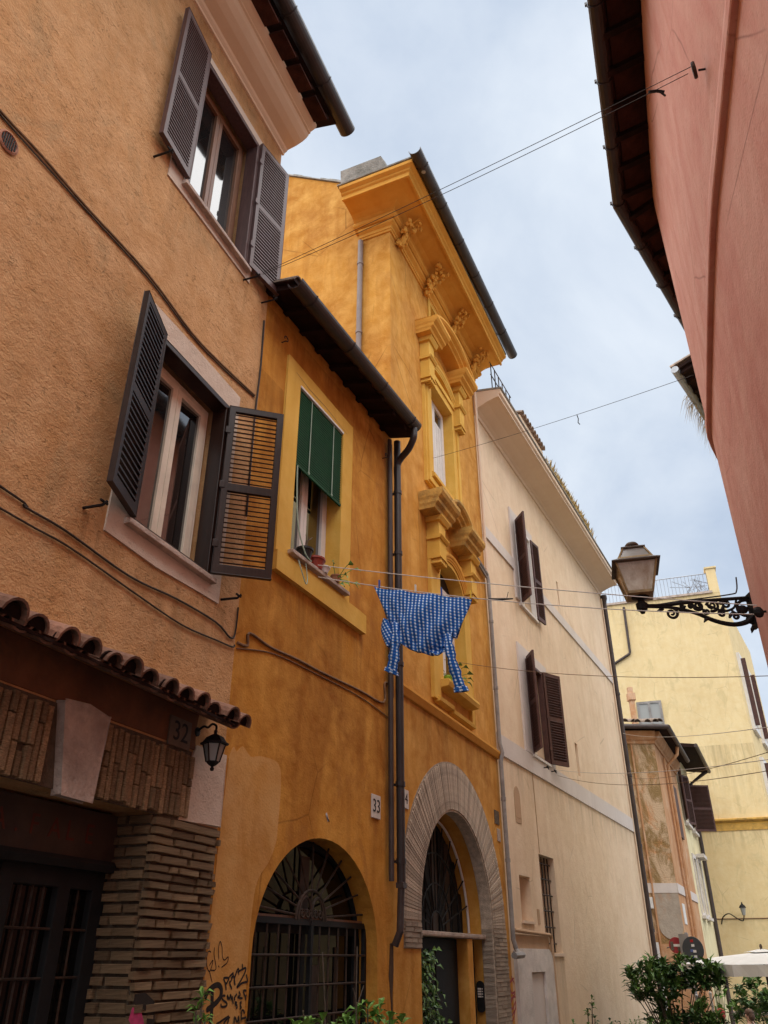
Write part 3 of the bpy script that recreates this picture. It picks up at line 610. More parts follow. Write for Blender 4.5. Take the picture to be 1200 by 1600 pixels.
def wallcable(b, pts, r, mat, label, n=0.012, jit=0.006, name='wall_cable'):
    g = G(); P = catmull([(s, -n, z+random.uniform(-jit, jit)) for s, z in pts], 4); g.tube(P, r, 6)
    o = fm(b, pts[0][0], 0, pts[0][1]); g.v = [(x-pts[0][0], y, z-pts[0][1]) for x, y, z in g.v]
    return solo(name, g, mat, label, 'cable', o)
wallcable('b1', [(-5.5, 6.49), (-4.2, 6.515), (-3.46, 6.51), (-3.1, 6.525), (-2.64, 6.53), (-1.86, 6.55), (-1.2, 6.475), (-0.7, 6.5), (-0.09, 6.57)], 0.010, 'cable_tan', 'thick bundled cable crossing the stucco above the lower window')
wallcable('b1', [(-5.5, 6.46), (-4.2, 6.475), (-3.3, 6.485), (-2.64, 6.50), (-1.86, 6.525), (-1.2, 6.44), (-0.7, 6.47), (-0.09, 6.545)], 0.006, 'cable_dark', 'thin dark cable just under the bundled cable above the lower window', 0.010)
wallcable('b1', [(-5.0, 4.03), (-2.7, 4.035), (-2.5, 4.0), (-2.14, 4.015), (-1.47, 3.98), (-0.9, 4.03), (-0.34, 4.045), (-0.10, 3.99), (-0.03, 4.06), (-0.02, 4.30)], 0.008, 'cable_dark', 'upper dark cable crossing the stucco under the lower window sill')
wallcable('b1', [(-5.0, 3.88), (-2.65, 3.91), (-2.1, 3.93), (-1.45, 3.89), (-0.8, 3.855), (-0.3, 3.895), (-0.06, 3.92), (-0.02, 3.95)], 0.007, 'cable_dark', 'lower dark cable crossing the stucco just above the tiled canopy')

# strokes of the wall writing, in metres along and up the wall
GBIG = [[(0.036, 1.354),(0.059, 1.392),(0.107, 1.422),(0.166, 1.437),(0.206, 1.428),(0.226, 1.404),(0.224, 1.368),(0.198, 1.341),(0.141, 1.312),(0.064, 1.284)], [(0.111, 1.418),(0.122, 1.355),(0.129, 1.297),(0.131, 1.201)]]
GMID = [[(0.286, 1.4),(0.267, 1.447),(0.242, 1.478),(0.306, 1.477),(0.293, 1.454),(0.272, 1.437)], [(0.302, 1.479),(0.358, 1.509),(0.337, 1.458),(0.318, 1.45),(0.358, 1.404)], [(0.335, 1.474),(0.365, 1.49),(0.396, 1.428)], [(0.396, 1.428),(0.377, 1.469),(0.416, 1.539),(0.43, 1.497)], [(0.411, 1.514),(0.517, 1.541),(0.491, 1.488),(0.418, 1.415),(0.481, 1.442),(0.557, 1.449)], [(0.466, 1.569),(0.477, 1.526)], [(0.528, 1.5),(0.557, 1.449)], [(0.28, 1.366),(0.248, 1.367),(0.244, 1.347),(0.303, 1.321),(0.299, 1.302),(0.244, 1.3),(0.233, 1.32)], [(0.312, 1.341),(0.303, 1.369),(0.332, 1.344),(0.343, 1.372),(0.361, 1.335)], [(0.365, 1.363),(0.386, 1.31)], [(0.425, 1.374),(0.395, 1.35),(0.406, 1.334)], [(0.447, 1.39),(0.468, 1.364),(0.436, 1.353),(0.505, 1.343)], [(0.548, 1.391),(0.506, 1.392),(0.532, 1.358),(0.553, 1.362)], [(0.532, 1.358),(0.549, 1.329)], [(0.434, 1.317),(0.408, 1.322),(0.419, 1.305),(0.436, 1.3),(0.432, 1.276)], [(0.467, 1.315),(0.487, 1.319),(0.478, 1.299),(0.492, 1.286),(0.473, 1.275)], [(0.192, 1.197),(0.236, 1.207),(0.341, 1.237),(0.298, 1.207),(0.285, 1.192)], [(0.302, 1.231),(0.358, 1.228)], [(0.342, 1.233),(0.333, 1.19)], [(0.414, 1.185),(0.415, 1.229),(0.453, 1.195),(0.464, 1.231),(0.479, 1.182)], [(0.502, 1.197),(0.5, 1.261),(0.525, 1.264),(0.541, 1.243)], [(0.491, 1.213),(0.57, 1.22)], [(0.566, 1.218),(0.567, 1.177)]]
GTHIN = [[(0.06, 1.643),(0.029, 1.649),(0.013, 1.61),(0.026, 1.554),(0.066, 1.522),(0.092, 1.594),(0.052, 1.558)], [(0.097, 1.676),(0.098, 1.627),(0.137, 1.538),(0.073, 1.53)], [(0.162, 1.598),(0.146, 1.668),(0.158, 1.714),(0.188, 1.677),(0.203, 1.615),(0.234, 1.594),(0.275, 1.615),(0.269, 1.578),(0.202, 1.547)], [(0.057, 1.53),(0.105, 1.454)], [(0.161, 1.558),(0.174, 1.547)], [(0.01, 1.256),(0.034, 1.206)], [(0.04, 1.251),(0.063, 1.208),(0.071, 1.242)], [(0.086, 1.245),(0.083, 1.218),(0.109, 1.24),(0.108, 1.202)]]
GRED = [[(4.528, 1.359),(4.16, 1.293),(4.274, 1.173),(4.581, 1.188),(4.091, 1.039),(4.27, 0.986),(4.545, 1.069),(4.574, 0.996),(3.852, 0.846)], [(4.334, 1.386),(4.654, 1.259)], [(4.158, 1.106),(4.559, 1.116),(4.341, 0.89),(3.984, 0.817)], [(3.881, 0.957),(3.756, 0.829)]]

# ================================================================ HOUSE 2: small orange house
b2 = thing('orange_house', 'small dark orange house with a green blind and arched grille doorway', 'house', fm('b2'))
V1 = (0.72, 1.75, 5.18, 7.25)
g = G(); A2 = arch(1.71, 1.12, -1.0, 1.64, 0.95)
g.poly([(0.0, -1.2), (3.214, -1.2), (3.214, 8.10), (0.0, 8.05)], -0.40, 0.0, [rect(*V1), A2])
g.box(0.003, 3.2, -4.4, -4.1, -1.2, 9.6); g.prism([(-4.1, 9.70), (-0.42, 8.12), (-0.42, 8.06), (-4.1, 9.62)], 0.01, 3.2); g.box(0.004, 0.2, -4.1, -0.402, -1.2, 7.9); g.box(3.0, 3.2, -4.1, -0.402, -1.2, 7.9)
part('wall', g, 'orange_stucco', b2)
g = G(); g.prism([(-0.4, 8.18), (0.40, 7.98), (0.40, 8.03), (-0.4, 8.24)], -0.10, 3.19); part('eave_board', g, 'eave_wood', b2)
g = G(); g.prism([(-0.2, 8.075), (0.38, 7.915), (0.38, 7.982), (-0.2, 8.15)], 0, 0.07); pieces('rafter', g.mesh('rafter'), 'eave_wood', b2, [T(-0.05+i*0.36, 0, 0) for i in range(9)])
pieces('roof_tile', cover_tile(0.42, 0.07, 0.085), 'old_tile', b2, [T(-0.03+i*0.2, 0.0, 8.095) @ Matrix.Rotation(R(14), 4, 'X') for i in range(16)])
gutter(b2, 'b2', -0.13, 7.93, 3.10, 8.10, 0.43, 0.095, 'gutter_metal')
g = G(); g.tube(catmull([(3.02, -0.44, 8.03), (3.02, -0.44, 7.93), (3.03, -0.42, 7.84), (3.09, -0.32, 7.74), (3.16, -0.18, 7.68), (3.18, -0.11, 7.58), (3.18, -0.11, 7.4)], 5), 0.048, 12)
g.tube([(3.18, -0.11, 7.98), (3.18, -0.11, 2.30)], 0.048, 14)
for z in (7.12, 6.2, 4.7, 3.3, 2.5): g.lathe([(0.049, 0), (0.057, 0.0), (0.057, 0.05), (0.049, 0.05)], (3.18, -0.11, z), 14); g.box(3.165, 3.195, 0.0, 0.07, z+0.01, z+0.035)
dp = part('downpipe', g, 'gutter_metal', b2, smooth=False)
g = G(); g.tube([(3.18, -0.11, 2.30), (3.18, -0.09, 1.85), (3.18, -0.03, 1.72)], 0.038, 12); g.lathe([(0.045, 0), (0.062, 0.0), (0.062, 0.05), (0.045, 0.06)], (3.18, -0.11, 2.26), 4, ph=pi/4); part('pipe_foot', g, 'gutter_brown', dp); g = G(); g.poly([(3.12, 1.74), (3.20, 1.75), (3.205, 1.5), (3.18, 1.3), (3.19, 0.6), (3.13, 0.6), (3.14, 1.2), (3.09, 1.45)], 0.0, 0.003); plain('damp_stain', (0.07, 0.035, 0.015), 0.9, 0.4, 12, 0.1); part('damp_stain', g, 'damp_stain', b2)
g = G(); g.tube([(3.05, -0.055, 7.95), (3.05, -0.055, 2.32)], 0.030, 10); g.tube([(3.105, -0.05, 7.9), (3.105, -0.05, 4.3)], 0.018, 8); part('downpipe', g, 'gutter_brown', b2)
# window with yellow surround, sill, casement, blind
g = G(); g.poly([(0.46, 5.06), (0.46, 7.52), (2.0, 7.50), (2.0, 5.06)], -0.30, 0.03, [rect(V1[0]+.004, V1[1]-.004, V1[2], V1[3]-.004)]); part('window_surround', g, 'yellow_trim', b2, bevel=0.005)
g = G(); g.poly([(0.46, 4.87), (2.38, 4.85), (2.38, 5.075), (2.2, 5.08), (0.46, 5.08)], 0.0, 0.06); part('window_apron', g, 'yellow_trim', b2, bevel=0.006)
g = G(); g.box(0.68, 1.90, -0.25, 0.095, 5.135, 5.178); part('sill', g, 'travertine', b2, bevel=0.006)
window(b2, V1[0]+.005, V1[1]-.005, V1[2], V1[3]-.005, -0.16, 'white_paint', 'pane_dark', 0.05, 2, 0.06)
g = G(); pv = [(0, 0), (0.012, 0.012), (0.012, 0.028), (0.0, 0.034)]
for i in range(30):
    z = 7.20-i*0.0325; x = 0.014*sin(i*0.21); g.prism([(0.0+p[0]*0.9, z+p[1]) for p in pv], 0.735, 1.735)
bl = part('blind', g, 'green_blind', b2); bl.location = (0, -0.01, 0)
g = G(); g.box(0.73, 1.74, 0.0, 0.022, 6.215, 6.245); part('bottom_rail', g, 'green_blind', bl)
g = G(); g.box(0.725, 1.745, -0.005, 0.035, 7.235, 7.262); part('head_rail', g, 'white_paint', bl)
g = G()
for x in (1.0, 1.52): g.tube([(x, -0.018, 7.24), (x, -0.020, 6.26)], 0.006, 5); g.ball((x, -0.02, 6.25), 0.016, 0.012, 0.02)
part('cord', g, 'green_cord', bl)
g = G(); g.tube(catmull([(0.765, -0.02, 6.22), (0.77, -0.03, 5.9), (0.80, -0.05, 5.5), (0.90, -0.09, 5.22), (1.0, -0.11, 5.16)], 5), 0.008, 5); part('pull_cord', g, 'green_cord', bl)
g = G(); g.ribbon([(0.62, 7.38), (0.9, 7.345), (1.3, 7.35), (1.85, 7.30)], 0.008, 0.033); part('crack', g, 'cable_tan', b2)
for (s, z) in ((0.33, 7.60), (2.93, 7.59)):
    g = G(); g.tube([(s, 0, z)]+[(s+0.035*sin(a), -0.06-0.035*cos(a)*0, z+0.03-0.03*cos(a)) for a in [i*0.5 for i in range(12)]], 0.007, 5); part('wall_hook', g, 'rusty_iron', b2)
# doorway: grille and fanlight
g = G(); g.poly(arch(1.71, 1.115, -0.9, 1.64, 0.945), -0.27, -0.20, [rect(0.70, 1.68, -0.5, 1.80), rect(1.74, 2.72, -0.5, 1.80), [(1.71+1.05*cos(pi*i/16), 1.93+0.60*sin(pi*i/16)) for i in range(17)]])
dr = part('door', g, 'dark_door', b2)
g = G(); g.poly(arch(1.71, 1.09, -0.6, 1.64, 0.92), -0.245, -0.235); part('pane', g, 'pane_shop', dr)
g = G(); g.box(1.86, 2.02, -0.232, -0.222, 0.4, 1.55); g.box(2.35, 2.42, -0.232, -0.222, 0.4, 1.7); part('curtain', g, 'sign_wood', dr)
g = G(); g.box(1.64, 1.80, -0.232, -0.222, 1.95, 2.45); part('shutter_panel', g, 'sign_wood', dr)
g = G(); g.box(0.60, 2.82, -0.20, -0.125, 1.865, 1.90); g.box(0.60, 2.82, -0.26, -0.13, 1.90, 1.915); tr = part('transom', g, 'black_iron', b2)
g = G(); g.box(0.61, 2.81, -0.26, -0.15, 1.916, 1.935); part('transom_board', g, 'window_oak', tr)
gr = G(); gr.box(0.60, 0.64, -0.16, -0.12, -0.9, 1.865); gr.box(2.78, 2.82, -0.16, -0.12, -0.9, 1.865); gr.box(1.70, 1.74, -0.155, -0.115, -0.9, 1.90); grille = part('grille', gr, 'black_iron', b2)
me = G().tube([(0, 0, -0.9), (0, 0, 1.865)], 0.009, 6).mesh('grille_bar'); pieces('grille_bar', me, 'rusty_iron', grille, [T(0.64+0.178*i, -0.135, 0) for i in (1, 2, 3, 4, 5, 7, 8, 9, 10, 11)])
me = G().tube([(0.62, 0, 0), (2.80, 0, 0)], 0.010, 6).mesh('grille_bar'); pieces('grille_bar', me, 'rusty_iron', grille, [T(0, -0.122, z) for z in (0.7, 0.94, 1.17, 1.40, 1.63)])
fl = []
for i in range(11):
    a = pi*(i+0.5)/11; h = 0.26; e = Vector((1.12*cos(a), 0.0, 0.70*sin(a))); e = e*min(1, 1.0)
    q = G().tube([(1.71+h*cos(a), 0.135, 1.91+h*0.9*sin(a)), (1.71+1.06*cos(a), 0.135, 1.90+0.67*sin(a))], 0.010, 6); part('fan_bar', q, 'rusty_iron', grille)
g = G()
for (cx, rr, hh) in ((1.71, 0.27, 0.25), (1.60, 0.115, 0.19), (1.82, 0.115, 0.19)): g.tube([(cx+rr*cos(pi*i/12), 0.13, 1.905+hh*sin(pi*i/12)) for i in range(13)], 0.013, 6)
for cx in (1.55, 1.635, 1.71, 1.785, 1.87): g.tube([(cx+(0.012+0.028*i/14)*cos(i*0.62), 0.125, 1.955+(0.012+0.028*i/14)*sin(i*0.62)) for i in range(15)], 0.009, 5)
g.tube([(1.71, 0.13, 1.93), (1.71, 0.13, 2.15)], 0.009, 5); part('fan_scroll', g, 'rusty_iron', grille)
plate('b2', 2.76, 0.0, 3.03, 0.21, 0.24, '33', 0.19, 'pale stone number plate reading 33 on the orange wall')
# lighter plaster repair
pp = [(0.06, 3.02), (0.11, 3.12), (0.16, 3.09), (0.24, 3.15), (0.36, 3.09), (0.50, 3.12), (0.72, 3.13), (0.83, 3.08), (0.86, 2.9), (0.85, 2.6), (0.83, 2.45), (0.74, 2.3), (0.60, 2.16), (0.55, 1.95), (0.54, 1.6), (0.53, 1.0), (0.3, 0.9), (0.03, 0.9), (0.03, 2.4)]
stucco('patch_plaster', (0.62, 0.33, 0.10), (0.53, 0.25, 0.06), (0.66, 0.385, 0.15), 0.26, 50, 0, 0.5, 0.95, (0.42, 0.17, 0.03), 0.4)
g = G(); g.poly([(p.x, p.y) for p in catmull([(a, b, 0) for a, b in pp], 3)], 0.0, 0.004); part('plaster_patch', g, 'patch_plaster', b2)
g = G(); g.ribbon([(1.69, 2.82), (1.735, 2.755)], 0.05, 0.003); st = part('sticker', g, 'spray_white', b2); g = G(); g.ribbon([(1.70, 2.80), (1.72, 2.77), (1.76, 2.75)], 0.018, 0.005); part('sticker_print', g, 'ink', st)
gf = {'big': GBIG, 'mid': GMID, 'thin': GTHIN}
t = thing('graffiti', 'black spray paint tags scrawled beside the arched grille doorway', 'graffiti', fm('b2', 0.3, 0.0, 1.4))
for kk, w in (('big', 0.038), ('mid', 0.015), ('thin', 0.008)):
    for i, st in enumerate(gf[kk]):
        g = G(); P = [(p.x-0.3, p.y-1.4) for p in catmull([(a, b, 0) for a, b in st], 4)]; g.ribbon(P, w, 0.0055+0.0002*i); part('stroke', g, 'spray_black', t)
wallcable('b2', [(0.02, 3.98), (0.17, 4.01), (0.18, 4.13), (0.52, 4.11), (1.0, 4.135), (1.47, 4.15), (2.32, 4.185), (2.94, 4.21), (2.97, 4.44), (3.08, 4.47)], 0.012, 'cable_tan', 'painted cable crossing the orange wall below the blind window')
wallcable('b2', [(0.02, 3.93), (0.6, 4.07), (1.47, 4.10), (2.32, 4.12), (2.95, 4.08), (3.1, 4.05)], 0.006, 'cable_tan', 'thin loose wire under the painted cable on the orange wall', 0.008)
wallcable('b1', [(-0.05, 7.6), (-0.03, 7.0), (-0.05, 6.4), (-0.045, 5.9), (-0.03, 5.2)], 0.010, 'cable_dark', 'dark cable running down the corner of the tan stucco house', 0.012)

# ================================================================ HOUSE 3: tall orange house with moulded windows
b3 = thing('tall_house', 'tall amber house with deep cornice, ornate yellow windows and brick arched doorway', 'house', fm('b3'))
AR_C, AR_Z, RI, RO = 2.14, 1.98, 1.37, 1.98
U = (1.62, 2.70, 8.36, 10.30); Lw = (1.72, 2.82, 5.02, 6.62); AT = (1.80, 2.50, 11.55, 12.22)
Lhole = [(Lw[0], Lw[2]), (Lw[1], Lw[2])]+[(2.27+0.55*cos(pi*i/14), Lw[3]+0.40*sin(pi*i/14)) for i in range(15)]
g = G(); g.poly([(0, -1.2), (4.319, -1.2), (4.319, 12.9), (0, 12.9)], -0.5, 0.0, [rect(*AT), rect(*U), Lhole, arch(AR_C, RI, -1.0, AR_Z, RI, 36)])
g.box(0.003, 4.31, -7.5, -7.2, -1.2, 12.9); g.box(4.0, 4.31, -7.2, -0.502, -1.2, 12.9)
FL = [(-0.502, 12.9), (-0.6, 13.75), (-2.2, 14.85), (-4.2, 16.1), (-7.5, 14.0)]
g.poly([(-7.5, -1.2), (-0.502, -1.2)]+FL, 0.0, 0.3, mx=Matrix(((0, -1, 0, 0), (-1, 0, 0, 0), (0, 0, 1, 0), (0, 0, 0, 1))))
part('wall', g, 'amber_stucco', b3)
g = G(); pts = [(0.0, 0.45, 13.60), (0.0, 0.6, 13.76), (0.0, 2.2, 14.86), (0.0, 4.2, 16.11), (0.0, 7.5, 14.01)]
for i in range(len(pts)-1):
    a, b = pts[i], pts[i+1]
    for q in range(8):
        y0 = a[1]+(b[1]-a[1])*q/8; y1 = a[1]+(b[1]-a[1])*(q+1)/8; z0 = a[2]+(b[2]-a[2])*q/8; z1 = a[2]+(b[2]-a[2])*(q+1)/8; h = random.uniform(0.03, 0.07)
        g.add([(-0.03, y0, z0), (0.34, y0, z0), (0.34, y1, z1), (-0.03, y1, z1), (-0.02, y0, z0+h), (0.33, y0, z0+h), (0.33, y1, z1+h), (-0.02, y1, z1+h)], [(0, 3, 2, 1), (4, 5, 6, 7), (0, 1, 5, 4), (1, 2, 6, 5), (2, 3, 7, 6), (3, 0, 4, 7)])
part('coping', g, 'lichen_stone', b3)
def mitred(prof, t_end, s_end, mat, name, parent):
    """moulding that turns the left corner of the house: back along the flank, then along the front"""
    k = len(prof); vs = []
    for (a, b) in ((0, t_end), (0, 0), (s_end, 0)):
        for n_, z in prof: vs.append((-n_ if a == 0 else a, (b if b else -n_), z))
    g = G(); fs = []
    for q in range(2):
        for i in range(k): j = (i+1) % k; fs.append((q*k+i, (q+1)*k+i, (q+1)*k+j, q*k+j))
    for t in tessellate_polygon([[Vector((p[0], p[1], 0)) for p in prof]]): fs += [tuple(t), tuple(i+2*k for i in reversed(t))]
    g.add(vs, fs); return part(name, g, mat, parent)
mitred([(-0.02, 12.30), (0.025, 12.30), (0.03, 12.34), (0.045, 12.345), (0.05, 12.40), (0.10, 12.43), (0.11, 12.45), (0.11, 12.47), (-0.02, 12.475)], 0.55, 4.45, 'amber_trim', 'architrave', b3)
mitred([(-0.02, 12.476), (0.075, 12.476), (0.075, 12.505), (0.12, 12.51), (0.155, 12.535), (0.165, 12.57), (0.15, 12.60), (0.11, 12.615), (-0.02, 12.62)], 0.62, 4.55, 'amber_trim', 'bead_moulding', b3)
mitred([(-0.02, 12.621), (0.10, 12.621), (0.11, 12.66), (0.15, 12.70), (0.24, 12.735), (0.40, 12.75), (0.56, 12.75), (0.565, 12.715), (0.60, 12.715), (0.60, 12.80), (0.63, 12.82), (0.64, 12.85), (0.70, 12.88), (0.71, 12.93), (-0.02, 12.96)], 0.62, 4.62, 'amber_trim', 'cornice', b3)
mitred([(-0.3, 12.962), (0.715, 12.962), (0.72, 12.985), (-0.3, 13.4)], 0.66, 4.62, 'lichen_stone', 'roof_edge', b3)
g = G(); g.rough_box(-0.66, -0.02, -0.62, 0.20, 13.02, 13.33, 0.03, 0.07); part('coping_block', g, 'lichen_stone', b3)
gutter(b3, 'b3', -0.84, 12.96, 4.86, 13.12, 0.80, 0.105, 'gutter_metal')
g = G(); g.lathe([(0.0, 0), (0.035, 0.0), (0.035, 0.05), (0.0, 0.055)], k=12, mx=T(-0.45, 0.80, 12.86)); part('gutter_spout', g, 'zinc', b3)
# acanthus brackets under the cornice
def bracket(s):
    g = G()
    g.tube(catmull([(s, -0.05, 12.22), (s, -0.12, 12.30), (s, -0.16, 12.42), (s, -0.21, 12.56), (s, -0.33, 12.66), (s, -0.44, 12.70)], 4), [0.03+0.02*sin(i*0.3) for i in range(21)], 7)
    for i in range(44):
        t = random.random(); y = -(0.06+0.36*t**1.5); z = 12.22+0.50*t
        g.ball((s+random.uniform(-.11, .11)*(0.6+t), y+random.uniform(-.04, .03), z+random.uniform(-.05, .02)), random.uniform(.02, .045), random.uniform(.025, .045), random.uniform(.025, .06), 6, 4, 0.25)
    for sx in (-1, 1): g.tube([(s+sx*(0.05+0.03*cos(a)), -0.20-0.03*sin(a)*0.5, 12.52+0.035*sin(a)) for a in [i*0.55 for i in range(11)]], 0.014, 5)
    part('bracket', g, 'amber_trim', b3)
for s in (0.28, 1.52, 2.80, 4.02): bracket(s)
g = G(); g.tube([(-0.055, 0.52, 12.25), (-0.055, 0.52, 8.4)], 0.045, 12)
for z in (11.7, 10.2, 9.0): g.lathe([(0.046, 0), (0.054, 0.0), (0.054, 0.05), (0.046, 0.05)], (-0.055, 0.52, z), 12)
part('downpipe', g, 'plum_pipe', b3)
g = G(); g.poly(rect(AT[0]-.10, AT[1]+.10, AT[2]-.10, AT[3]+.06), -0.3, 0.03, [rect(AT[0]+.004, AT[1]-.004, AT[2], AT[3]-.004)]); part('window_surround', g, 'yellow_trim', b3)
window(b3, AT[0]+.005, AT[1]-.005, AT[2], AT[3]-.005, -0.14, 'white_paint', 'pane_dark', 0.05, 2, 0.04)
# upper ornate window
g = G(); g.poly([(1.30, 8.12), (3.02, 8.12), (3.02, 10.60), (1.30, 10.60)], -0.40, 0.05, [rect(U[0]+.004, U[1]-.004, U[2], U[3]-.004)])
g.poly([(1.36, 8.16), (2.96, 8.16), (2.96, 10.54), (1.36, 10.54)], 0.05, 0.075, [rect(1.46, 2.86, 8.26, 10.44)])
part('window_surround', g, 'yellow_trim', b3, bevel=0.005)
uw = window(b3, U[0]+.005, U[1]-.005, U[2], U[3]-.005, -0.13, 'white_paint', 'pane_dark', 0.05, 2, 0.06)
g = G()
for i in range(16): x = 1.74+i*0.058; g.box(x, x+0.05, -0.155+0.002*(i % 2), -0.150+0.002*(i % 2), 8.45, 9.95)
part('curtain', g, 'white_curtain', uw)
g = G(); g.prism([(0.05, 8.30), (0.11, 8.30), (0.11, 8.36), (0.05, 8.40)], 1.50, 2.82); part('sill', g, 'yellow_trim', b3)
def ear(x0, x1, z0, z1, n, mat='yellow_trim'):
    g = G(); g.box(x0, x1, 0, n, z0+0.10, z1-0.06); g.prism([(0, z1-0.06), (n+0.03, z1-0.06), (n+0.07, z1), (n+0.07, z1+0.03), (0, z1+0.03)], x0-0.05, x1+0.05)
    m = z0+(z1-z0)*0.52; g.prism([(0, m), (n+0.02, m), (n+0.05, m+0.04), (n+0.05, m+0.06), (0, m+0.06)], x0-0.035, x1+0.035)
    g.prism([(0, z0+0.10), (n+0.02, z0+0.10), (n+0.02, z0+0.07), (0, z0+0.07)], x0-0.015, x1+0.015)
    k = 4; w = (x1-x0)/k
    for i in range(k): g.box(x0+w*(i+0.12), x0+w*(i+0.88), 0, n+0.005, z0, z0+0.07, tx=0.012)
    return part('console', g, mat, b3, bevel=0.004)
ear(1.26, 1.50, 10.02, 10.92, 0.17); ear(2.80, 3.04, 10.02, 10.92, 0.17)
HP = lambda n, z, h: [(0, z), (n*0.62, z), (n*0.66, z+h*0.18), (n*0.78, z+h*0.30), (n*0.80, z+h*0.48), (n*0.93, z+h*0.62), (n, z+h*0.80), (n, z+h), (0, z+h*1.12)]
def hood_block(x0, x1, n, z, h, mat):
    """moulded block whose profile also returns down both ends"""
    prof = HP(n, z, h); g = G(); k = len(prof); vs = []
    for (n_, zz) in prof: vs += [(x0-n_*0.22, 0, zz), (x0-n_*0.22, -n_, zz), (x1+n_*0.22, -n_, zz), (x1+n_*0.22, 0, zz)]
    fs = []
    for i in range(k-1):
        for q in range(3): fs.append((i*4+q, i*4+q+1, (i+1)*4+q+1, (i+1)*4+q))
    g.add(vs, fs); return part('hood_block', g, mat, b3)
def arc_hood(c, hw, z, rise, n, h, mat, z_end=None, name='pediment_arch', k=22):
    prof = HP(n, 0, h); g = G(); vs = []; m = len(prof)
    r = (hw*hw+rise*rise)/(2*rise); a0 = math.asin(min(1, hw/r))
    for i in range(k+1):
        a = -a0+2*a0*i/k
        for (n_, dz) in prof: rr = r+dz; vs.append((c+rr*sin(a), -n_, z+rise-r+rr*cos(a)))
    fs = [(i*m+j, (i+1)*m+j, (i+1)*m+(j+1) % m, i*m+(j+1) % m) for i in range(k) for j in range(m)]
    fs += [tuple(range(m)), tuple(k*m+j for j in reversed(range(m)))]
    g.add(vs, fs); return part(name, g, mat, b3)
hood_block(1.15, 1.62, 0.42, 10.95, 0.26, 'amber_trim'); hood_block(2.68, 3.15, 0.42, 10.95, 0.26, 'amber_trim')
arc_hood(2.15, 0.98, 11.06, 0.34, 0.40, 0.18, 'amber_trim'); arc_hood(2.15, 0.70, 10.50, 0.24, 0.10, 0.12, 'yellow_trim', name='window_arch'); arc_hood(2.15, 0.78, 10.72, 0.28, 0.06, 0.05, 'amber_trim', name='window_arch')
# lower ornate window
hood_block(1.10, 1.72, 0.40, 7.46, 0.30, 'sooty_stone'); hood_block(2.46, 3.0, 0.40, 7.46, 0.30, 'sooty_stone')
arc_hood(2.10, 0.46, 7.58, 0.24, 0.36, 0.20, 'sooty_stone', name='hood_arch')
g = G(); g.poly([(1.33, 4.70), (3.07, 4.70), (3.07, 7.25), (1.33, 7.25)], -0.40, 0.05, [[(1.6, 4.72), (2.95, 4.72), (2.95, 4.90), (1.6, 4.90)], [(Lw[0]+.004, Lw[2]), (Lw[1]-.004, Lw[2])]+[(2.27+0.546*cos(pi*i/14), Lw[3]+0.396*sin(pi*i/14)) for i in range(15)]])
part('window_surround', g, 'yellow_trim', b3, bevel=0.005)
arc_hood(2.27, 0.62, 6.66, 0.42, 0.11, 0.11, 'amber_trim', name='window_arch')
ear(1.34, 1.62, 6.70, 7.44, 0.20); ear(2.84, 3.10, 6.70, 7.44, 0.20)
g = G(); g.prism([(0, 4.90), (0.16, 4.92), (0.18, 4.98), (0.17, 5.02), (-0.2, 5.03)], 1.60, 2.95); part('sill', g, 'yellow_trim', b3, bevel=0.004)
g = G(); g.prism([(0, 4.66), (0.09, 4.68), (0.10, 4.73), (0, 4.76)], 1.44, 2.0); g.prism([(0, 4.62), (0.08, 4.64), (0.09, 4.69), (0, 4.72)], 2.02, 3.0); part('apron_moulding', g, 'yellow_trim', b3)
window(b3, Lw[0]+.005, Lw[1]-.005, Lw[2], Lw[3]+0.1, -0.14, 'white_paint', 'pane_dark', 0.05, 2, 0.06)
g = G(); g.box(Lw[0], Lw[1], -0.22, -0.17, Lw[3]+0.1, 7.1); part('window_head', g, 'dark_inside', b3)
# string course, painted pipes
g = G(); g.prism([(0, 4.45), (0.035, 4.45), (0.06, 4.50), (0.075, 4.53), (0.075, 4.56), (0, 4.58)], 0.12, 4.30); part('string_course', g, 'amber_trim', b3)
g = G(); g.tube([(4.27, -0.06, 12.2), (4.27, -0.06, 7.72)], 0.028, 8); part('pipe', g, 'cream_trim', b3)
g = G(); g.tube([(3.45, -0.05, 7.86), (4.24, -0.06, 7.74), (4.27, -0.07, 7.62), (4.27, -0.07, 4.7), (4.285, -0.10, 4.55), (4.27, -0.07, 4.4), (4.27, -0.07, 1.85), (4.30, -0.10, 1.72), (4.22, -0.16, 1.66)], 0.034, 8)
g.tube([(3.35, -0.06, 7.80), (4.2, -0.06, 7.66)], 0.022, 6); g.tube([(3.95, -0.16, 1.645), (4.4, -0.16, 1.655)], 0.045, 8)
for z in (6.8, 5.6, 3.8, 2.9): g.lathe([(0.035, 0), (0.043, 0), (0.043, 0.05), (0.035, 0.05)], (4.27, -0.07, z), 8)
part('pipe', g, 'grey_pipe', b3)
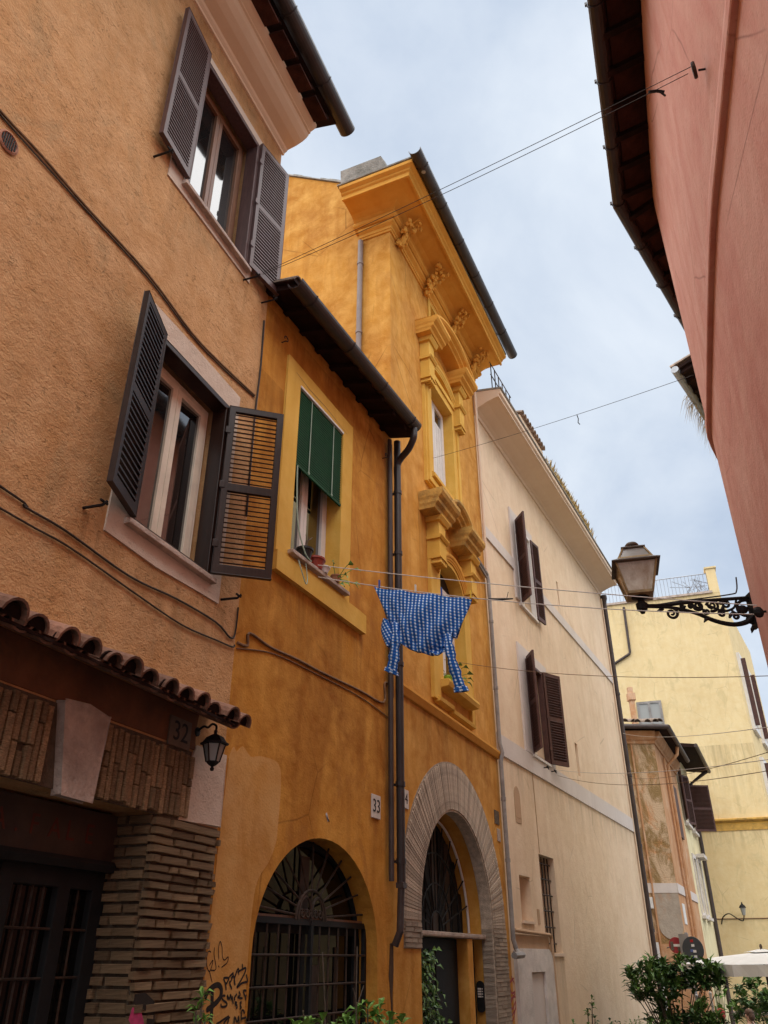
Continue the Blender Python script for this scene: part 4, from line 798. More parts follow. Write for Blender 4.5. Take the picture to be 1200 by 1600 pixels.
# brick arch
g = G(); ring = [(AR_C+(RO+0.004)*cos(pi*i/40), AR_Z+(RO+0.004)*sin(pi*i/40)) for i in range(41)]+[(AR_C+(RI+0.001)*cos(pi*i/40), AR_Z+(RI+0.001)*sin(pi*i/40)) for i in range(40, -1, -1)]
g.poly(ring, 0.0, 0.010); g.box(0.27, 0.768, 0, 0.010, 1.70, AR_Z-0.001); g.box(3.512, 4.13, 0, 0.010, -0.8, AR_Z-0.001); part('mortar_bed', g, 'mortar_pale', b3)
g = G(); ri = [(AR_C+(RI-0.004)*cos(pi*i/40), AR_Z+(RI-0.004)*sin(pi*i/40)) for i in range(41)]+[(AR_C+(RI-0.022)*cos(pi*i/40), AR_Z+(RI-0.022)*sin(pi*i/40)) for i in range(40, -1, -1)]
g.poly(ri, -0.16, 0.004); g.box(3.487, 3.506, -0.16, 0.004, -0.8, AR_Z-0.002); part('arch_soffit', g, 'brick_pale', b3)
NV = 138; wi = pi*(RI)/NV; wo = pi*RO/NV; vo = []
for kk in range(4):
    g = G(); j = lambda: random.uniform(-.0018, .0018); a, b = wi*0.5*0.88, wo*0.5*0.89; Lr = RO-RI-0.006; n_ = 0.016
    vs = [(-a+j(), 0, 0), (a+j(), 0, 0), (b+j(), 0, Lr), (-b+j(), 0, Lr), (-a+.002+j(), -n_, .006), (a-.002+j(), -n_, .006), (b-.002+j(), -n_, Lr-.006), (-b+.002+j(), -n_, Lr-.006)]
    g.add(vs, [(4, 5, 6, 7), (0, 1, 5, 4), (1, 2, 6, 5), (2, 3, 7, 6), (3, 0, 4, 7)]); vo.append(g.mesh('voussoir'))
for i in range(NV):
    a = pi*(i+0.5)/NV; me = random.choice(vo)
    pieces('voussoir', me, 'brick_pale', b3, [Matrix.Translation((AR_C+RI*cos(a), random.uniform(-.004, .004), AR_Z+RI*sin(a))) @ Matrix.Rotation(pi/2-a+random.uniform(-.006, .006), 4, 'Y') @ Matrix.Diagonal((1, 1, random.uniform(0.975, 1.0), 1))])
g = G(); g.rough_box(-0.033, 0.033, 0, 0.026, 0, 1.0, 0.003, 0.006); me_p = g.mesh('brick'); brs = []
def courses(x0, x1, z0, z1):
    z = z0
    while z < z1-0.03:
        hb = random.uniform(0.040, 0.050); x = x0
        while x < x1-0.03:
            xe = min(x+random.uniform(0.16, 0.32), x1)
            if x1-xe < 0.06: xe = x1
            brs.append(T((x+xe)/2, 0.0, z) @ Matrix.Diagonal(((xe-x-0.010)/0.066, random.uniform(.8, 1.2), min(hb, z1-z)-0.003, 1))); x = xe+0.003
        z += hb+0.006
courses(0.28, 0.765, 1.71, 1.97); courses(3.515, 4.12, 0.70, 1.97); pieces('brick', me_p, 'brick_pale', b3, brs)
brs = []; z = 0.7
while z < 1.95:
    hb = random.uniform(0.042, 0.052); brs.append(Matrix.Translation((3.4875, 0.08, z)) @ Matrix.Rotation(R(-90), 4, 'Z') @ Matrix.Diagonal((0.15/0.066, 0.4, hb-0.003, 1))); z += hb+0.006
pieces('brick', me_p, 'brick_pale', b3, brs)
# doorway: transom, fanlight bars, leaf, post, intercom
g = G(); g.prism([(-0.42, 1.84), (-0.10, 1.84), (-0.095, 1.86), (-0.095, 1.895), (-0.42, 1.90)], 0.775, 3.480); part('transom', g, 'travertine', b3, bevel=0.006)
g = G(); g.poly(arch(AR_C, RI-0.03, -0.9, AR_Z, RI-0.03, 30), -0.50, -0.45); fan = part('door_back', g, 'dark_inside', b3)
rr = RI-0.04
for x in [AR_C-1.25+i*0.25 for i in range(11)]:
    hh = sqrt(max(0, rr*rr-(x-AR_C)**2)); g = G(); g.box(x-0.085, x+0.085, -0.448, -0.43, 1.91, AR_Z+hh*0.96); part('fanlight_board', g, 'dark_door' if int(x*7) % 4 else 'sign_wood', fan)
fr = G(); fr.tube([(AR_C+rr*cos(pi*i/24), 0.34, 1.92+(rr+0.03)*sin(pi*i/24)) for i in range(25)], 0.018, 6); fg = part('fanlight_frame', fr, 'white_paint', b3)
for i in range(1, 12):
    a = pi*i/12; q = G().tube([(AR_C+0.22*cos(a), 0.33, 1.92+0.22*sin(a)), (AR_C+(rr-.02)*cos(a), 0.33, 1.92+(rr-.02)*sin(a))], 0.010, 6); part('fan_bar', q, 'black_iron', fg)
for r_ in (0.22, 0.55, 0.92): q = G().tube([(AR_C+r_*cos(pi*i/20), 0.325, 1.92+r_*sin(pi*i/20)) for i in range(21)], 0.011, 6); part('fan_hoop', q, 'black_iron', fg)
g = G(); g.box(0.78, 2.74, -0.31, -0.27, -0.9, 1.83); g.box(1.0, 1.7, -0.27, -0.255, 0.9, 1.7); g.box(1.9, 2.6, -0.27, -0.255, 0.9, 1.7); part('door', g, 'dark_door', b3, bevel=0.006)
g = G(); g.box(2.75, 2.95, -0.31, -0.12, -0.9, 1.838); part('door_post', g, 'amber_stucco', b3, bevel=0.008)
g = G(); g.box(2.96, 3.47, -0.31, -0.28, -0.9, 1.838); part('door_side_panel', g, 'dark_door', b3)
ic = G(); mI = Matrix.Translation((3.484, 0.215, 1.155)) @ Matrix.Rotation(R(-90), 4, 'Z')
ic.poly([(0.055*cos(a)*1.0, 0.15*(1 if sin(a) > 0 else -1)*0.9+0.05*sin(a)) for a in [2*pi*i/28+0.05 for i in range(28)]], 0, 0.018, mx=mI); icp = part('intercom', ic, 'black_iron', b3)
g = G()
for i, z in enumerate((0.09, 0.06, 0.03, 0.0)): g.box(-0.035, 0.015, 0.018, 0.021, z-0.010, z+0.010, mx=mI); g.box(0.024, 0.036, 0.018, 0.024, z-0.007, z+0.007, mx=mI)
part('intercom_button', g, 'marble_plate', icp)
plate('b3', 0.36, 0.0, 3.23, 0.15, 0.21, '4', 0.17, 'narrow stone number plate reading 4 beside the black downpipe')
g = G(); g.box(3.93, 4.16, 0, 0.012, 3.42, 3.62); part('stone_inset', g, 'mortar', b3); g = G(); g.box(4.02, 4.17, 0, 0.012, 3.18, 3.36); part('stone_inset', g, 'travertine', b3)
t = thing('graffiti', 'dark red spray paint scribble low on the wall beside the brick arch', 'graffiti', fm('b3', 4.2, 0.0, 1.1))
for i, st in enumerate(GRED):
    g = G(); g.ribbon([(p.x*0.62+0.05, p.y-1.1) for p in catmull([(min(a, 4.6)-4.3, b, 0) for a, b in st], 4)], 0.026, 0.004+0.0003*i); part('stroke', g, 'spray_red', t)

# ================================================================ HOUSE 4: long cream house
FR['b7s'] = ((16.40, 36.0), 30.0)
b4 = thing('cream_house', 'long cream house with pale bands, dark shutters and coved eave', 'house', fm('b4'))
C1 = (2.02, 3.08, 7.95, 9.88); C2 = (1.95, 3.0, 4.92, 6.76); BW = (1.82, 2.72, 1.69, 3.20)
holes = [rect(*C1), rect(*C2), rect(*BW), rect(0.66, 1.22, 2.13, 2.78), rect(5.28, 5.42, 9.15, 9.78), rect(5.28, 5.50, 5.12, 5.83)]
g = G(); g.poly([(0.003, -2.2), (10.77, -2.2), (10.77, 11.55), (0.003, 11.55)], -0.60, 0.0, holes)
g.box(0.01, 10.76, -8, -7.7, -2.2, 11.5); g.box(10.4, 10.765, -7.7, -0.602, -2.2, 11.5); g.box(0.01, 0.3, -7.7, -0.602, -2.2, 11.5); g.box(0.01, 10.76, -8, -0.01, 11.552, 11.85)
part('wall', g, 'cream_stucco', b4)
g = G(); g.prism([(0, 11.40), (0.03, 11.40), (0.04, 11.44), (0.045, 11.47), (0.02, 11.48), (0.10, 11.53), (0.30, 11.61), (0.50, 11.66), (0.56, 11.66), (0.56, 11.71), (0.60, 11.74), (0.60, 11.84), (0, 11.95)], -0.02, 10.62); part('cornice', g, 'cream_trim', b4)
g = G(); g.prism([(0.0, 11.951), (0.615, 11.842), (0.63, 11.86), (0.63, 11.88), (0.0, 12.0)], -0.03, 10.66); part('roof_edge', g, 'lichen_stone', b4)
for z0, z1, spans in ((8.62, 8.86, ((0.03, 1.77), (3.34, 10.76))), (4.56, 4.90, ((0.03, 10.76),))):
    for (a, b) in spans: g = G(); g.prism([(0, z0), (0.030, z0), (0.030, z1), (0, z1+0.012)], a, b); part('string_course', g, 'grey_band', b4)
g = G()
for (a, b, c, d) in ((1.77, 2.018, 8.0, 10.11), (3.082, 3.33, 8.0, 10.11), (2.02, 3.08, 9.884, 10.11), (1.53, 1.948, 4.905, 6.98), (3.002, 3.40, 4.905, 6.98), (1.95, 3.0, 6.764, 6.98)): g.box(a, b, 0.0, 0.034, c, d)
part('window_surround', g, 'grey_band', b4)
for (x0, x1, z0, z1) in (C1, C2):
    g = G(); g.box(x0-0.04, x1+0.06, -0.25, 0.06, z0-0.05, z0-0.002); part('sill', g, 'travertine_white', b4)
    window(b4, x0+.004, x1-.004, z0, z1-.004, -0.20, 'cream_paint', 'pane_dark', 0.05, 2, 0.06)
    g = G(); g.poly(rect(x0+0.002, x1-0.002, z0+.002, z1-0.002), -0.05, 0.05, [rect(x0+0.05, x1-0.05, z0+.01, z1-0.05)]); part('shutter_frame', g, 'white_paint' if z0 > 6 else 'far_wood', b4)
shutter(b4, 2.05, 0.06, 7.98, 9.90, 0.42, 138, 'far_wood', 0.05, joined=True); shutter(b4, 3.07, 0.06, 7.97, 9.88, 0.42, 6, 'far_wood', 0.05, joined=True)
shutter(b4, 1.98, 0.06, 4.95, 6.80, 0.42, 146, 'far_wood', 0.05, joined=True); shutter(b4, 3.01, 0.06, 4.93, 6.78, 0.50, 26, 'far_wood', 0.05, joined=True)
g = G(); g.box(BW[0], BW[1], -0.58, -0.55, BW[2], BW[3]); bw = part('barred_window', g, 'pane_dark', b4)
for i in range(5): q = G(); x = BW[0]+0.09+i*0.18; q.tube([(x, 0.10, BW[2]+.01), (x, 0.10, BW[3]-.01)], 0.012, 6); part('window_bar', q, 'rusty_iron', bw)
for i in range(6): q = G(); z = BW[2]+0.14+i*0.25; q.tube([(BW[0]+.01, 0.085, z), (BW[1]-.01, 0.085, z)], 0.011, 6); part('window_bar', q, 'rusty_iron', bw)
g = G(); g.box(BW[0]-0.02, BW[1]+0.10, -0.3, 0.03, BW[2]-0.05, BW[2]-0.003); part('sill', g, 'cream_trim', b4)
for (a, b, c, d) in ((0.662, 1.218, 2.132, 2.778), (5.282, 5.418, 9.152, 9.778), (5.282, 5.498, 5.122, 5.828)): g = G(); g.box(a, b, -0.34, -0.28, c, d); part('niche_back', g, 'cream_stucco', b4)
g = G(); g.box(0.64, 1.26, 0, 0.03, 2.09, 2.126); part('niche_sill', g, 'cream_trim', b4)
stucco('brown_inset', (0.50, 0.33, 0.20), (0.40, 0.25, 0.15), (0.56, 0.38, 0.25), 0.3, 30, 0, 0.3, 0.5)
g = G(); g.poly(arch(0.86, 0.15, 3.58, 4.0, 0.17, 12), 0.0, 0.008); part('blind_niche', g, 'brown_inset', b4)
g = G(); g.box(0.72, 1.0, 0.008, 0.012, 3.66, 3.68); g.box(1.46, 1.58, 0, 0.008, 2.10, 2.32); part('plaque', g, 'brown_inset', b4)
g = G(); g.poly([(0.12, -2.0), (1.94, -2.0), (1.94, 1.62), (1.88, 1.70), (1.78, 1.735), (0.30, 1.735), (0.12, 1.71)], 0.0, 0.05, [rect(0.78, 1.48, -1.0, 1.42)]); part('white_plinth', g, 'travertine_white', b4, bevel=0.012)
g = G(); g.box(0.79, 1.47, 0.001, 0.006, -1.0, 1.41); part('plinth_recess', g, 'grey_band', b4)
g = G(); g.box(0.13, 1.93, 0.0, 0.012, 1.74, 1.93); part('stone_inset', g, 'brown_inset', b4)
g = G(); g.tube([(0.10, -0.05, 1.98), (1.90, -0.05, 1.95), (1.97, -0.05, 1.90), (1.97, -0.05, -1.5)], 0.028, 8); part('pipe', g, 'brown_inset', b4)
g = G(); g.tube([(1.86, -0.006, 4.56), (1.875, -0.006, 3.22)], 0.006, 5); part('crack', g, 'brown_inset', b4)
g = G(); g.tube([(10.70, -0.09, 11.35), (10.70, -0.09, -1.5)], 0.062, 10); g.lathe([(0.06, 0), (0.10, 0.12), (0.10, 0.22), (0.06, 0.22)], (10.70, -0.09, 11.2), 10)
for z in (8.3, 6.0, 4.2, 2.2): g.lathe([(0.063, 0), (0.075, 0), (0.075, 0.07), (0.063, 0.07)], (10.70, -0.09, z), 10)
part('downpipe', g, 'gutter_brown', b4)
g = G(); g.tube([(10.60, -0.03, 11.3), (10.60, -0.03, -1)], 0.02, 6); part('pipe', g, 'cream_trim', b4)
for (s, z) in ((2.55, 4.78), (3.05, 4.80)):
    g = G(); g.tube([(s, 0, z), (s, -0.10, z), (s, -0.13, z-0.04)], 0.012, 5); g.tube([(s-.05, -0.11, z+.01), (s+.06, -0.11, z+.01)], 0.016, 5); part('line_bracket', g, 'black_iron', b4)
# roof: tiled parapet, railing
g = G(); g.box(1.45, 3.15, 0.25, 0.56, 11.86, 12.16); pa = part('roof_parapet', g, 'cream_stucco', b4)
pieces('roof_tile', cover_tile(0.62, 0.07, 0.085), 'old_tile', pa, [T(1.50+i*0.175, 0.02, 12.34) @ Matrix.Rotation(R(14), 4, 'X') for i in range(10)])
rl = G(); rl.box(0.05, 0.09, -0.12, -0.08, 11.9, 12.75); railp = part('roof_railing', rl, 'rusty_iron', b4)
for q in range(6): x = 0.05+q*0.24; g = G(); g.tube([(x, -0.42, 11.95), (x, -0.42, 12.62-q*0.01)], 0.012, 5); part('railing_post', g, 'rusty_iron', railp)
for z in (12.62, 12.3): g = G(); g.tube([(0.0, -0.42, z), (1.35, -0.42, z-0.02)], 0.011, 5); part('railing_rail', g, 'rusty_iron', railp)
g = G()
for i in range(1900):
    s = random.uniform(3.1, 8.4); d = random.choice((3.6, 4.3, 5.0, 5.9, 6.6, 7.4)); s = s*0.35+(d+random.uniform(-.4, .4))*0.65
    g.leaf((s, -random.uniform(0.45, 0.60), 11.87), (random.uniform(-.5, .5), random.uniform(-.5, .2), 1), random.uniform(0.14, 0.38), random.uniform(0.012, 0.045), 0.15)
o = solo('roof_weeds', g, 'dry_grass', 'dry straw coloured weeds growing along the cream house eave', 'weeds', fm('b4')); o['kind'] = 'stuff'

# ================================================================ HOUSE 5: weathered orange house beyond the gap
b5 = thing('weathered_house', 'weathered orange house with peeling plaster beyond the cream house', 'house', fm('b5'))
mS = fm('b5').inverted() @ fm('b5s')          # the side wall along the lane, in the same thing
g = G(); g.box(0, 3.6, -6, 0, -2.5, 8.05); part('wall', g, 'peeling_plaster', b5)
SH = [rect(3.2, 4.1, 5.2, 6.9)]
g = G(); g.poly([(0.0, -2.5), (5.45, -2.5), (5.45, 8.0), (0.0, 8.0)], -0.5, 0.004, SH, mx=mS); part('wall', g, 'rust_plaster', b5)
g = G(); g.prism([(0, 7.62), (0.05, 7.62), (0.06, 7.70), (0.12, 7.74), (0.22, 7.92), (0.24, 7.98), (0, 8.0)], 0, 3.62); g.prism([(0, 7.62), (0.05, 7.62), (0.06, 7.70), (0.12, 7.74), (0.22, 7.92), (0.24, 7.98), (0, 8.0)], -0.05, 5.45, mx=mS); part('cornice', g, 'rust_plaster', b5)
g = G(); g.box(0.0, 3.95, -6, 0.42, 8.05, 8.10); g.prism([(-2, 8.07), (0.50, 8.04), (0.50, 8.09), (-2, 8.12)], -0.3, 5.4, mx=mS); part('eave_board', g, 'eave_wood', b5)
g = G(); g.tube([(0, -0.48, 8.07), (3.98, -0.48, 8.05)], 0.075, 10); p0 = mS @ Vector((-0.25, -0.55, 8.05)); p1 = mS @ Vector((5.0, -0.55, 8.0)); g.tube([p0, p1], 0.075, 10); part('gutter', g, 'gutter_brown', b5)
pieces('roof_tile', cover_tile(0.8, 0.09, 0.11), 'old_tile', b5, [T(1.2+i*0.235, -0.35+random.uniform(-.05, .05), 8.42+random.uniform(-.02, .04)) @ Matrix.Rotation(random.uniform(-.12, .12), 4, 'Z') @ Matrix.Rotation(R(16), 4, 'X') for i in range(12)])
g = G(); g.prism([(-6, 9.4), (0.38, 8.12), (0.40, 8.16), (-6, 9.5)], 0.0, 3.9); part('roof', g, 'old_tile', b5)
g = G(); g.rough_box(3.28, 3.44, -0.9, -0.74, 8.2, 9.70, 0.01, 0.01); g.rough_box(3.24, 3.48, -0.94, -0.70, 9.25, 9.5, 0.01, 0.01); part('chimney', g, 'rust_plaster', b5)
g = G(); g.box(0, 3.62, 0, 0.03, 3.30, 3.56); g.box(-0.03, 5.45, 0.0, 0.03, 3.30, 3.56, mx=mS); part('string_course', g, 'grey_band', b5)
stucco('grey_plaster', (0.42, 0.35, 0.28), (0.30, 0.24, 0.19), (0.50, 0.42, 0.34), 0.5, 20, 0, 0.5, 0.9, (0.55, 0.32, 0.2), 0.4)
g = G(); g.poly([(2.90, 3.30), (2.90, 2.5)]+[(3.25-0.35*cos(pi*i/12), 2.45-0.36*sin(pi*i/12)) for i in range(13)]+[(3.60, 2.5), (3.60, 3.30)], 0.0, 0.02); part('plaster_panel', g, 'grey_plaster', b5)
g = G(); g.box(2.84, 2.89, 0, 0.05, -1, 7.6); part('pilaster_strip', g, 'rust_plaster', b5)
g = G(); g.box(0, 3.62, 0, 0.02, -1.5, 1.98); part('lower_plaster', g, 'rust_plaster', b5)
g = G(); g.box(2.58, 2.79, 0, 0.14, 2.88, 3.18); part('meter_box', g, 'plastic_white', b5, bevel=0.01)
g = G(); g.box(0.5, 1.05, 0, 0.02, 2.50, 3.05, mx=mS); part('white_panel', g, 'plastic_white', b5)
g = G(); pp = [Vector(mS @ Vector(q)) for q in ((2.3, -0.50, 7.95), (2.3, -0.45, 7.7), (2.25, -0.10, 7.35), (2.25, -0.08, 3.1), (2.25, -0.08, -1.5))]; g.tube(pp, 0.06, 8); g.tube([mS @ Vector((1.7, -0.06, 7.5)), mS @ Vector((1.7, -0.06, -1.5))], 0.04, 6); part('downpipe', g, 'rust_plaster', b5)
for (x, w) in ((3.2, 0.5), (4.1, 0.5)):
    g = G(); g.box(x-0.02 if x < 3.5 else x-0.48, x+0.48 if x < 3.5 else x+0.02, 0.02, 0.06, 5.2, 6.9, mx=mS); part('shutter', g, 'far_wood', b5)
g = G(); g.box(2.66, 2.80, 0.02, 0.05, -1, 2.02); part('white_strip', g, 'plastic_white', b5)
# ================================================================ HOUSE 6: pale house between, tall dark shutter
b6 = thing('pale_house', 'narrow pale yellow house with white framed windows squeezed beside the weathered house', 'house', fm('b5s', 5.46))
g = G(); W6 = [rect(0.9, 1.7, 3.05, 4.85), rect(2.6, 3.5, 3.05, 4.85), rect(0.6, 1.6, 6.1, 7.9), rect(2.9, 3.9, 6.1, 7.9), rect(1.2, 3.4, -1.5, 1.4)]
g.poly([(0.003, -2.5), (5.0, -2.5), (5.0, 8.7), (0.003, 8.7)], -0.4, 0.0, W6); g.box(0.01, 4.99, -6, -5.6, -2.5, 8.7); g.box(4.7, 4.99, -5.6, -0.402, -2.5, 8.7); g.box(0.01, 0.3, -5.6, -0.402, -2.5, 8.7); part('wall', g, 'pale_yellow_stucco', b6)
for w in W6[:4]:
    window(b6, w[0][0]+.004, w[1][0]-.004, w[0][1]+.004, w[2][1]-.004, -0.12, 'white_paint', 'pane_dark', 0.05, 2, 0.05)
    g = G(); g.poly(rect(w[0][0]-.14, w[1][0]+.14, w[0][1]-.10, w[2][1]+.14), 0.0, 0.05, [w]); g.box(w[0][0]-.2, w[1][0]+.2, 0, 0.14, w[0][1]-.2, w[0][1]-.102); part('window_surround', g, 'travertine_white', b6)
g = G(); g.box(2.4, 3.7, 0, 0.30, 4.99, 5.12); part('window_hood', g, 'travertine_white', b6)
g = G(); g.box(1.2, 3.4, -0.38, -0.30, -1.5, 1.4); part('doorway', g, 'dark_inside', b6)
for (s, w, a) in ((0.6, 0.5, 165), (1.6, 0.5, 22), (2.9, 0.5, 160), (3.9, 0.85, 62)): shutter(b6, s, 0.05, 6.1, 7.9, w, a, 'far_wood', 0.05, joined=True)
g = G(); g.prism([(-5, 9.4), (0.85, 8.55), (0.85, 8.68), (-5, 9.6)], -0.05, 5.2); part('roof', g, 'eave_wood', b6)
g = G(); g.tube([(-0.05, -0.9, 8.62), (5.2, -0.9, 8.60)], 0.075, 10); part('gutter', g, 'gutter_brown', b6)
g = G(); g.tube([(4.85, -0.8, 8.55), (4.85, -0.10, 8.1), (4.85, -0.08, -1.5)], 0.08, 8); part('downpipe', g, 'gutter_brown', b6)
# ================================================================ HOUSE 7: big yellow block closing the view
b7 = thing('yellow_block', 'tall pale yellow building with a roof terrace railing closing the view', 'building', fm('b7'))
mR = fm('b7').inverted() @ fm('b7s')
g = G(); g.box(0, 10.0, -9, 0, -3, 17.25); part('wall', g, 'yellow_stucco', b7)
RW = [rect(1.2, 2.6, 11.0, 14.2), rect(4.2, 5.6, 11.0, 14.2), rect(1.2, 2.6, 5.5, 9.3), rect(4.2, 5.6, 5.5, 9.3)]
g = G(); g.poly([(0, -3), (9, -3), (9, 16.9), (0, 16.9)], -0.4, 0.003, RW, mx=mR); part('wall', g, 'yellow_stucco', b7)
for w in RW:
    g = G(); g.box(w[0][0], w[1][0], -0.3, -0.2, w[0][1], w[2][1], mx=mR); wq = part('window', g, 'pane_dark', b7)
    g = G(); g.poly(rect(w[0][0]-.25, w[1][0]+.25, w[0][1]-.25, w[2][1]+.25), 0.004, 0.14, [w], mx=mR); part('window_surround', g, 'white_paint', b7)
    g = G(); g.box(w[0][0]-.02, w[0][0]+.06, 0.14, 0.34, w[0][1], w[2][1], mx=mR); part('shutter', g, 'far_wood', b7)
g = G(); g.box(-0.05, 9.66, -9, 0.08, 17.252, 17.36); part('coping', g, 'travertine', b7)
g = G(); g.box(9.56, 10.0, -0.5, 0.004, 17.256, 18.55); g.box(9.50, 10.06, -0.56, 0.06, 18.55, 18.63); part('roof_pier', g, 'yellow_stucco', b7)
g = G(); g.tube([(0, 0.06, 18.33), (9.56, 0.06, 18.33)], 0.022, 6); rp = part('terrace_railing', g, 'zinc', b7)
pieces('railing_bar', G().tube([(0, 0.06, 17.36), (0, 0.06, 18.33)], 0.014, 5).mesh('railing_bar'), 'zinc', rp, [T(3.6+i*0.17, 0, 0) for i in range(36)])
g = G(); g.prism([(0, 6.72), (0.05, 6.72), (0.16, 6.80), (0.16, 6.86), (0, 6.90)], 0, 10.1); g.box(0, 10.05, 0, 0.03, 6.40, 6.66); part('string_course', g, 'sooty_stone', b7)
g = G(); g.box(0, 10.02, 0, 0.02, 6.45, 6.72); part('cornice_band', g, 'yellow_trim', b7)
wi7 = (5.3, 6.42, 10.80, 12.22)
window(b7, *wi7, 0.08, 'grey_pipe', 'pane_milky', 0.06, 2, 0.05)
g = G(); g.tube([(5.42, -0.07, 17.05), (5.38, -0.07, 14.72), (5.35, -0.07, 14.62), (4.3, -0.07, 14.05), (3.5, -0.07, 13.6)], 0.06, 8); part('downpipe', g, 'gutter_brown', b7)
g = G(); g.tube([(0, -0.02, 3.02), (10, -0.02, 3.05)], 0.02, 5); part('wall_wire', g, 'cable_tan', b7)
g = G(); g.box(6.5, 8.6, 0, 0.10, -0.3, -0.18); part('window_ledge', g, 'travertine', b7)
lm = thing('wall_lamp', 'small dark wall lamp on a curled bracket on the yellow building', 'lamp', fm('b7', 7.4, 0, 3.1))
g = G(); g.tube(catmull([(-0.1, -0.02, -0.25), (0.0, -0.1, 0.0), (0.25, -0.3, 0.12), (0.5, -0.4, -0.05), (0.72, -0.45, -0.15), (0.80, -0.45, 0.05)], 5), 0.022, 6); part('arm', g, 'black_iron', lm)
g = G(); g.lathe([(0.06, 0.05), (0.11, 0.32), (0.0, 0.32)], (0.80, -0.45, 0), 6); part('glass', g, 'pane_milky', lm); g = G(); g.lathe([(0.14, 0.32), (0.10, 0.40), (0.03, 0.46), (0.02, 0.52), (0, 0.53)], (0.80, -0.45, 0), 6); part('roof', g, 'black_iron', lm)
tw = G()
for i in range(20):
    b_ = Vector((random.choice((8.6, 9.1, 9.2))+random.uniform(-.4, .4), 0.3, 17.3)); tw.tube([b_, b_+Vector((random.uniform(-.4, .4), 0, random.uniform(.3, .6))), b_+Vector((random.uniform(-.7, .7), 0, random.uniform(.5, 1.0)))], 0.010, 4)
o = solo('terrace_shrubs', tw, 'bark', 'bare twiggy shrubs behind the roof terrace railing', 'shrubs', fm('b7')); o['kind'] = 'stuff'

# ================================================================ PINK HOUSE across the lane
pk = thing('pink_house', 'pink red washed house curving along the right of the lane', 'house')
PL = catmull([(0.95, -16, 0), (1.05, -7, 0), (1.15, -2, 0), (1.43, 0.4, 0), (2.04, 2.6, 0), (2.27, 3.42, 0), (2.5, 4.22, 0), (2.96, 5.59, 0), (3.34, 6.68, 0), (3.50, 7.05, 0), (3.86, 7.60, 0), (4.45, 8.40, 0), (6.8, 11.65, 0)], 5)
PL = [Vector((p.x, p.y)) for p in PL]
def off(P, d):
    out = []
    for i, p in enumerate(P):
        t = (P[min(i+1, len(P)-1)]-P[max(i-1, 0)]).normalized(); out.append(p+Vector((-t.y, t.x))*d)
    return out
def wall_strip(P, z0, z1, thick, prof=None):
    """vertical wall following the plan line P, faces to the lane (left) and back, with a top and bottom"""
    A, B = P, off(P, -thick); k = len(P); g = G()
    vs = [(p.x, p.y, z0) for p in A]+[(p.x, p.y, z1) for p in A]+[(p.x, p.y, z0) for p in B]+[(p.x, p.y, z1) for p in B]; fs = []
    for i in range(k-1): fs += [(i, k+i, k+i+1, i+1), (2*k+i, 2*k+i+1, 3*k+i+1, 3*k+i), (k+i, 3*k+i, 3*k+i+1, k+i+1), (i, i+1, 2*k+i+1, 2*k+i)]
    fs += [(0, 2*k, 3*k, k), (k-1, 2*k-1, 4*k-1, 3*k-1)]
    return g.add(vs, fs)
part('wall', wall_strip(PL, -1.5, 6.40, 0.5), 'pink_wash', pk)
UP = off(PL, 0.018)
part('upper_wall', wall_strip(UP, 6.40, 9.97, 0.5), 'pink_wash', pk)
g = G(); bandP = [off(PL, d) for d in (0.0, 0.040, 0.046, 0.042, 0.019)]; zz = (6.385, 6.385, 6.40, 6.50, 6.62); k = len(PL)
vs = [(p.x, p.y, z) for Q_, z in zip(bandP, zz) for p in Q_]; fs = [(r*k+i, r*k+i+1, (r+1)*k+i+1, (r+1)*k+i) for r in range(4) for i in range(k-1)]
part('string_course', g.add(vs, fs), 'pink_wash', pk)
g = G(); N_ = len(PL); g.add([(8.5, -16, -1.5), (8.5, -16, 9.97), (8.5, 11.65, -1.5), (8.5, 11.65, 9.97)], [(0, 1, 3, 2)]); part('back_wall', g, 'pink_wash', pk)
# eave: boards on rafters, gutter with straps
E0 = [p for p in UP if p.y < 6.75]; cor = Vector((3.36, 6.72)); d1 = Vector((sin(R(19.4)), cos(R(19.4)))); d2 = Vector((sin(R(36)), cos(R(36))))
go = [Vector((2.96, 6.92))-d1*9, Vector((2.96, 6.92)), Vector((2.96, 6.92))+d2*6.0]
gi = [Vector((3.9, 6.5))-d1*9, Vector((3.9, 6.5)), Vector((3.9, 6.5))+d2*6.0]
g = G(); g.add([(p.x, p.y, 9.92) for p in go]+[(p.x, p.y, 10.16) for p in gi]+[(p.x, p.y, 9.95) for p in go]+[(p.x, p.y, 10.19) for p in gi], [(0, 1, 4, 3), (1, 2, 5, 4), (6, 9, 10, 7), (7, 10, 11, 8), (0, 6, 7, 1), (1, 7, 8, 2)]); part('eave_board', g, 'eave_tile', pk)
g = G(); gp = [(p.x, p.y, 9.90) for p in go]; g.tube(gp, 0.075, 12); part('gutter', g, 'gutter_metal', pk)
rb = G(); rb.box(-0.035, 0.035, -0.95, -0.02, -0.085, -0.004); rme = rb.mesh('rafter'); mm = []
for dd, o_, r_ in ((d1, go[1]-d1*0.15, [-0.42*i for i in range(17)]), (d2, go[1]+d2*0.25, [0.42*i for i in range(9)])):
    for q in r_:
        p = o_+dd*q; mm.append(Matrix.Translation((p.x, p.y, 9.915)) @ Matrix.Rotation(atan2(-dd.x, dd.y)+R(90)-pi, 4, 'Z') @ Matrix.Rotation(R(0), 4, 'X'))
pieces('rafter', rme, 'eave_wood', pk, [m @ Matrix.Rotation(R(14.0), 4, 'X') for m in mm])
tb = G(); tb.box(0.045, 0.375, -0.80, -0.10, -0.030, -0.008); pieces('eave_tile', tb.mesh('eave_tile'), 'eave_tile', pk, [m @ Matrix.Rotation(R(14.0), 4, 'X') for m in mm])
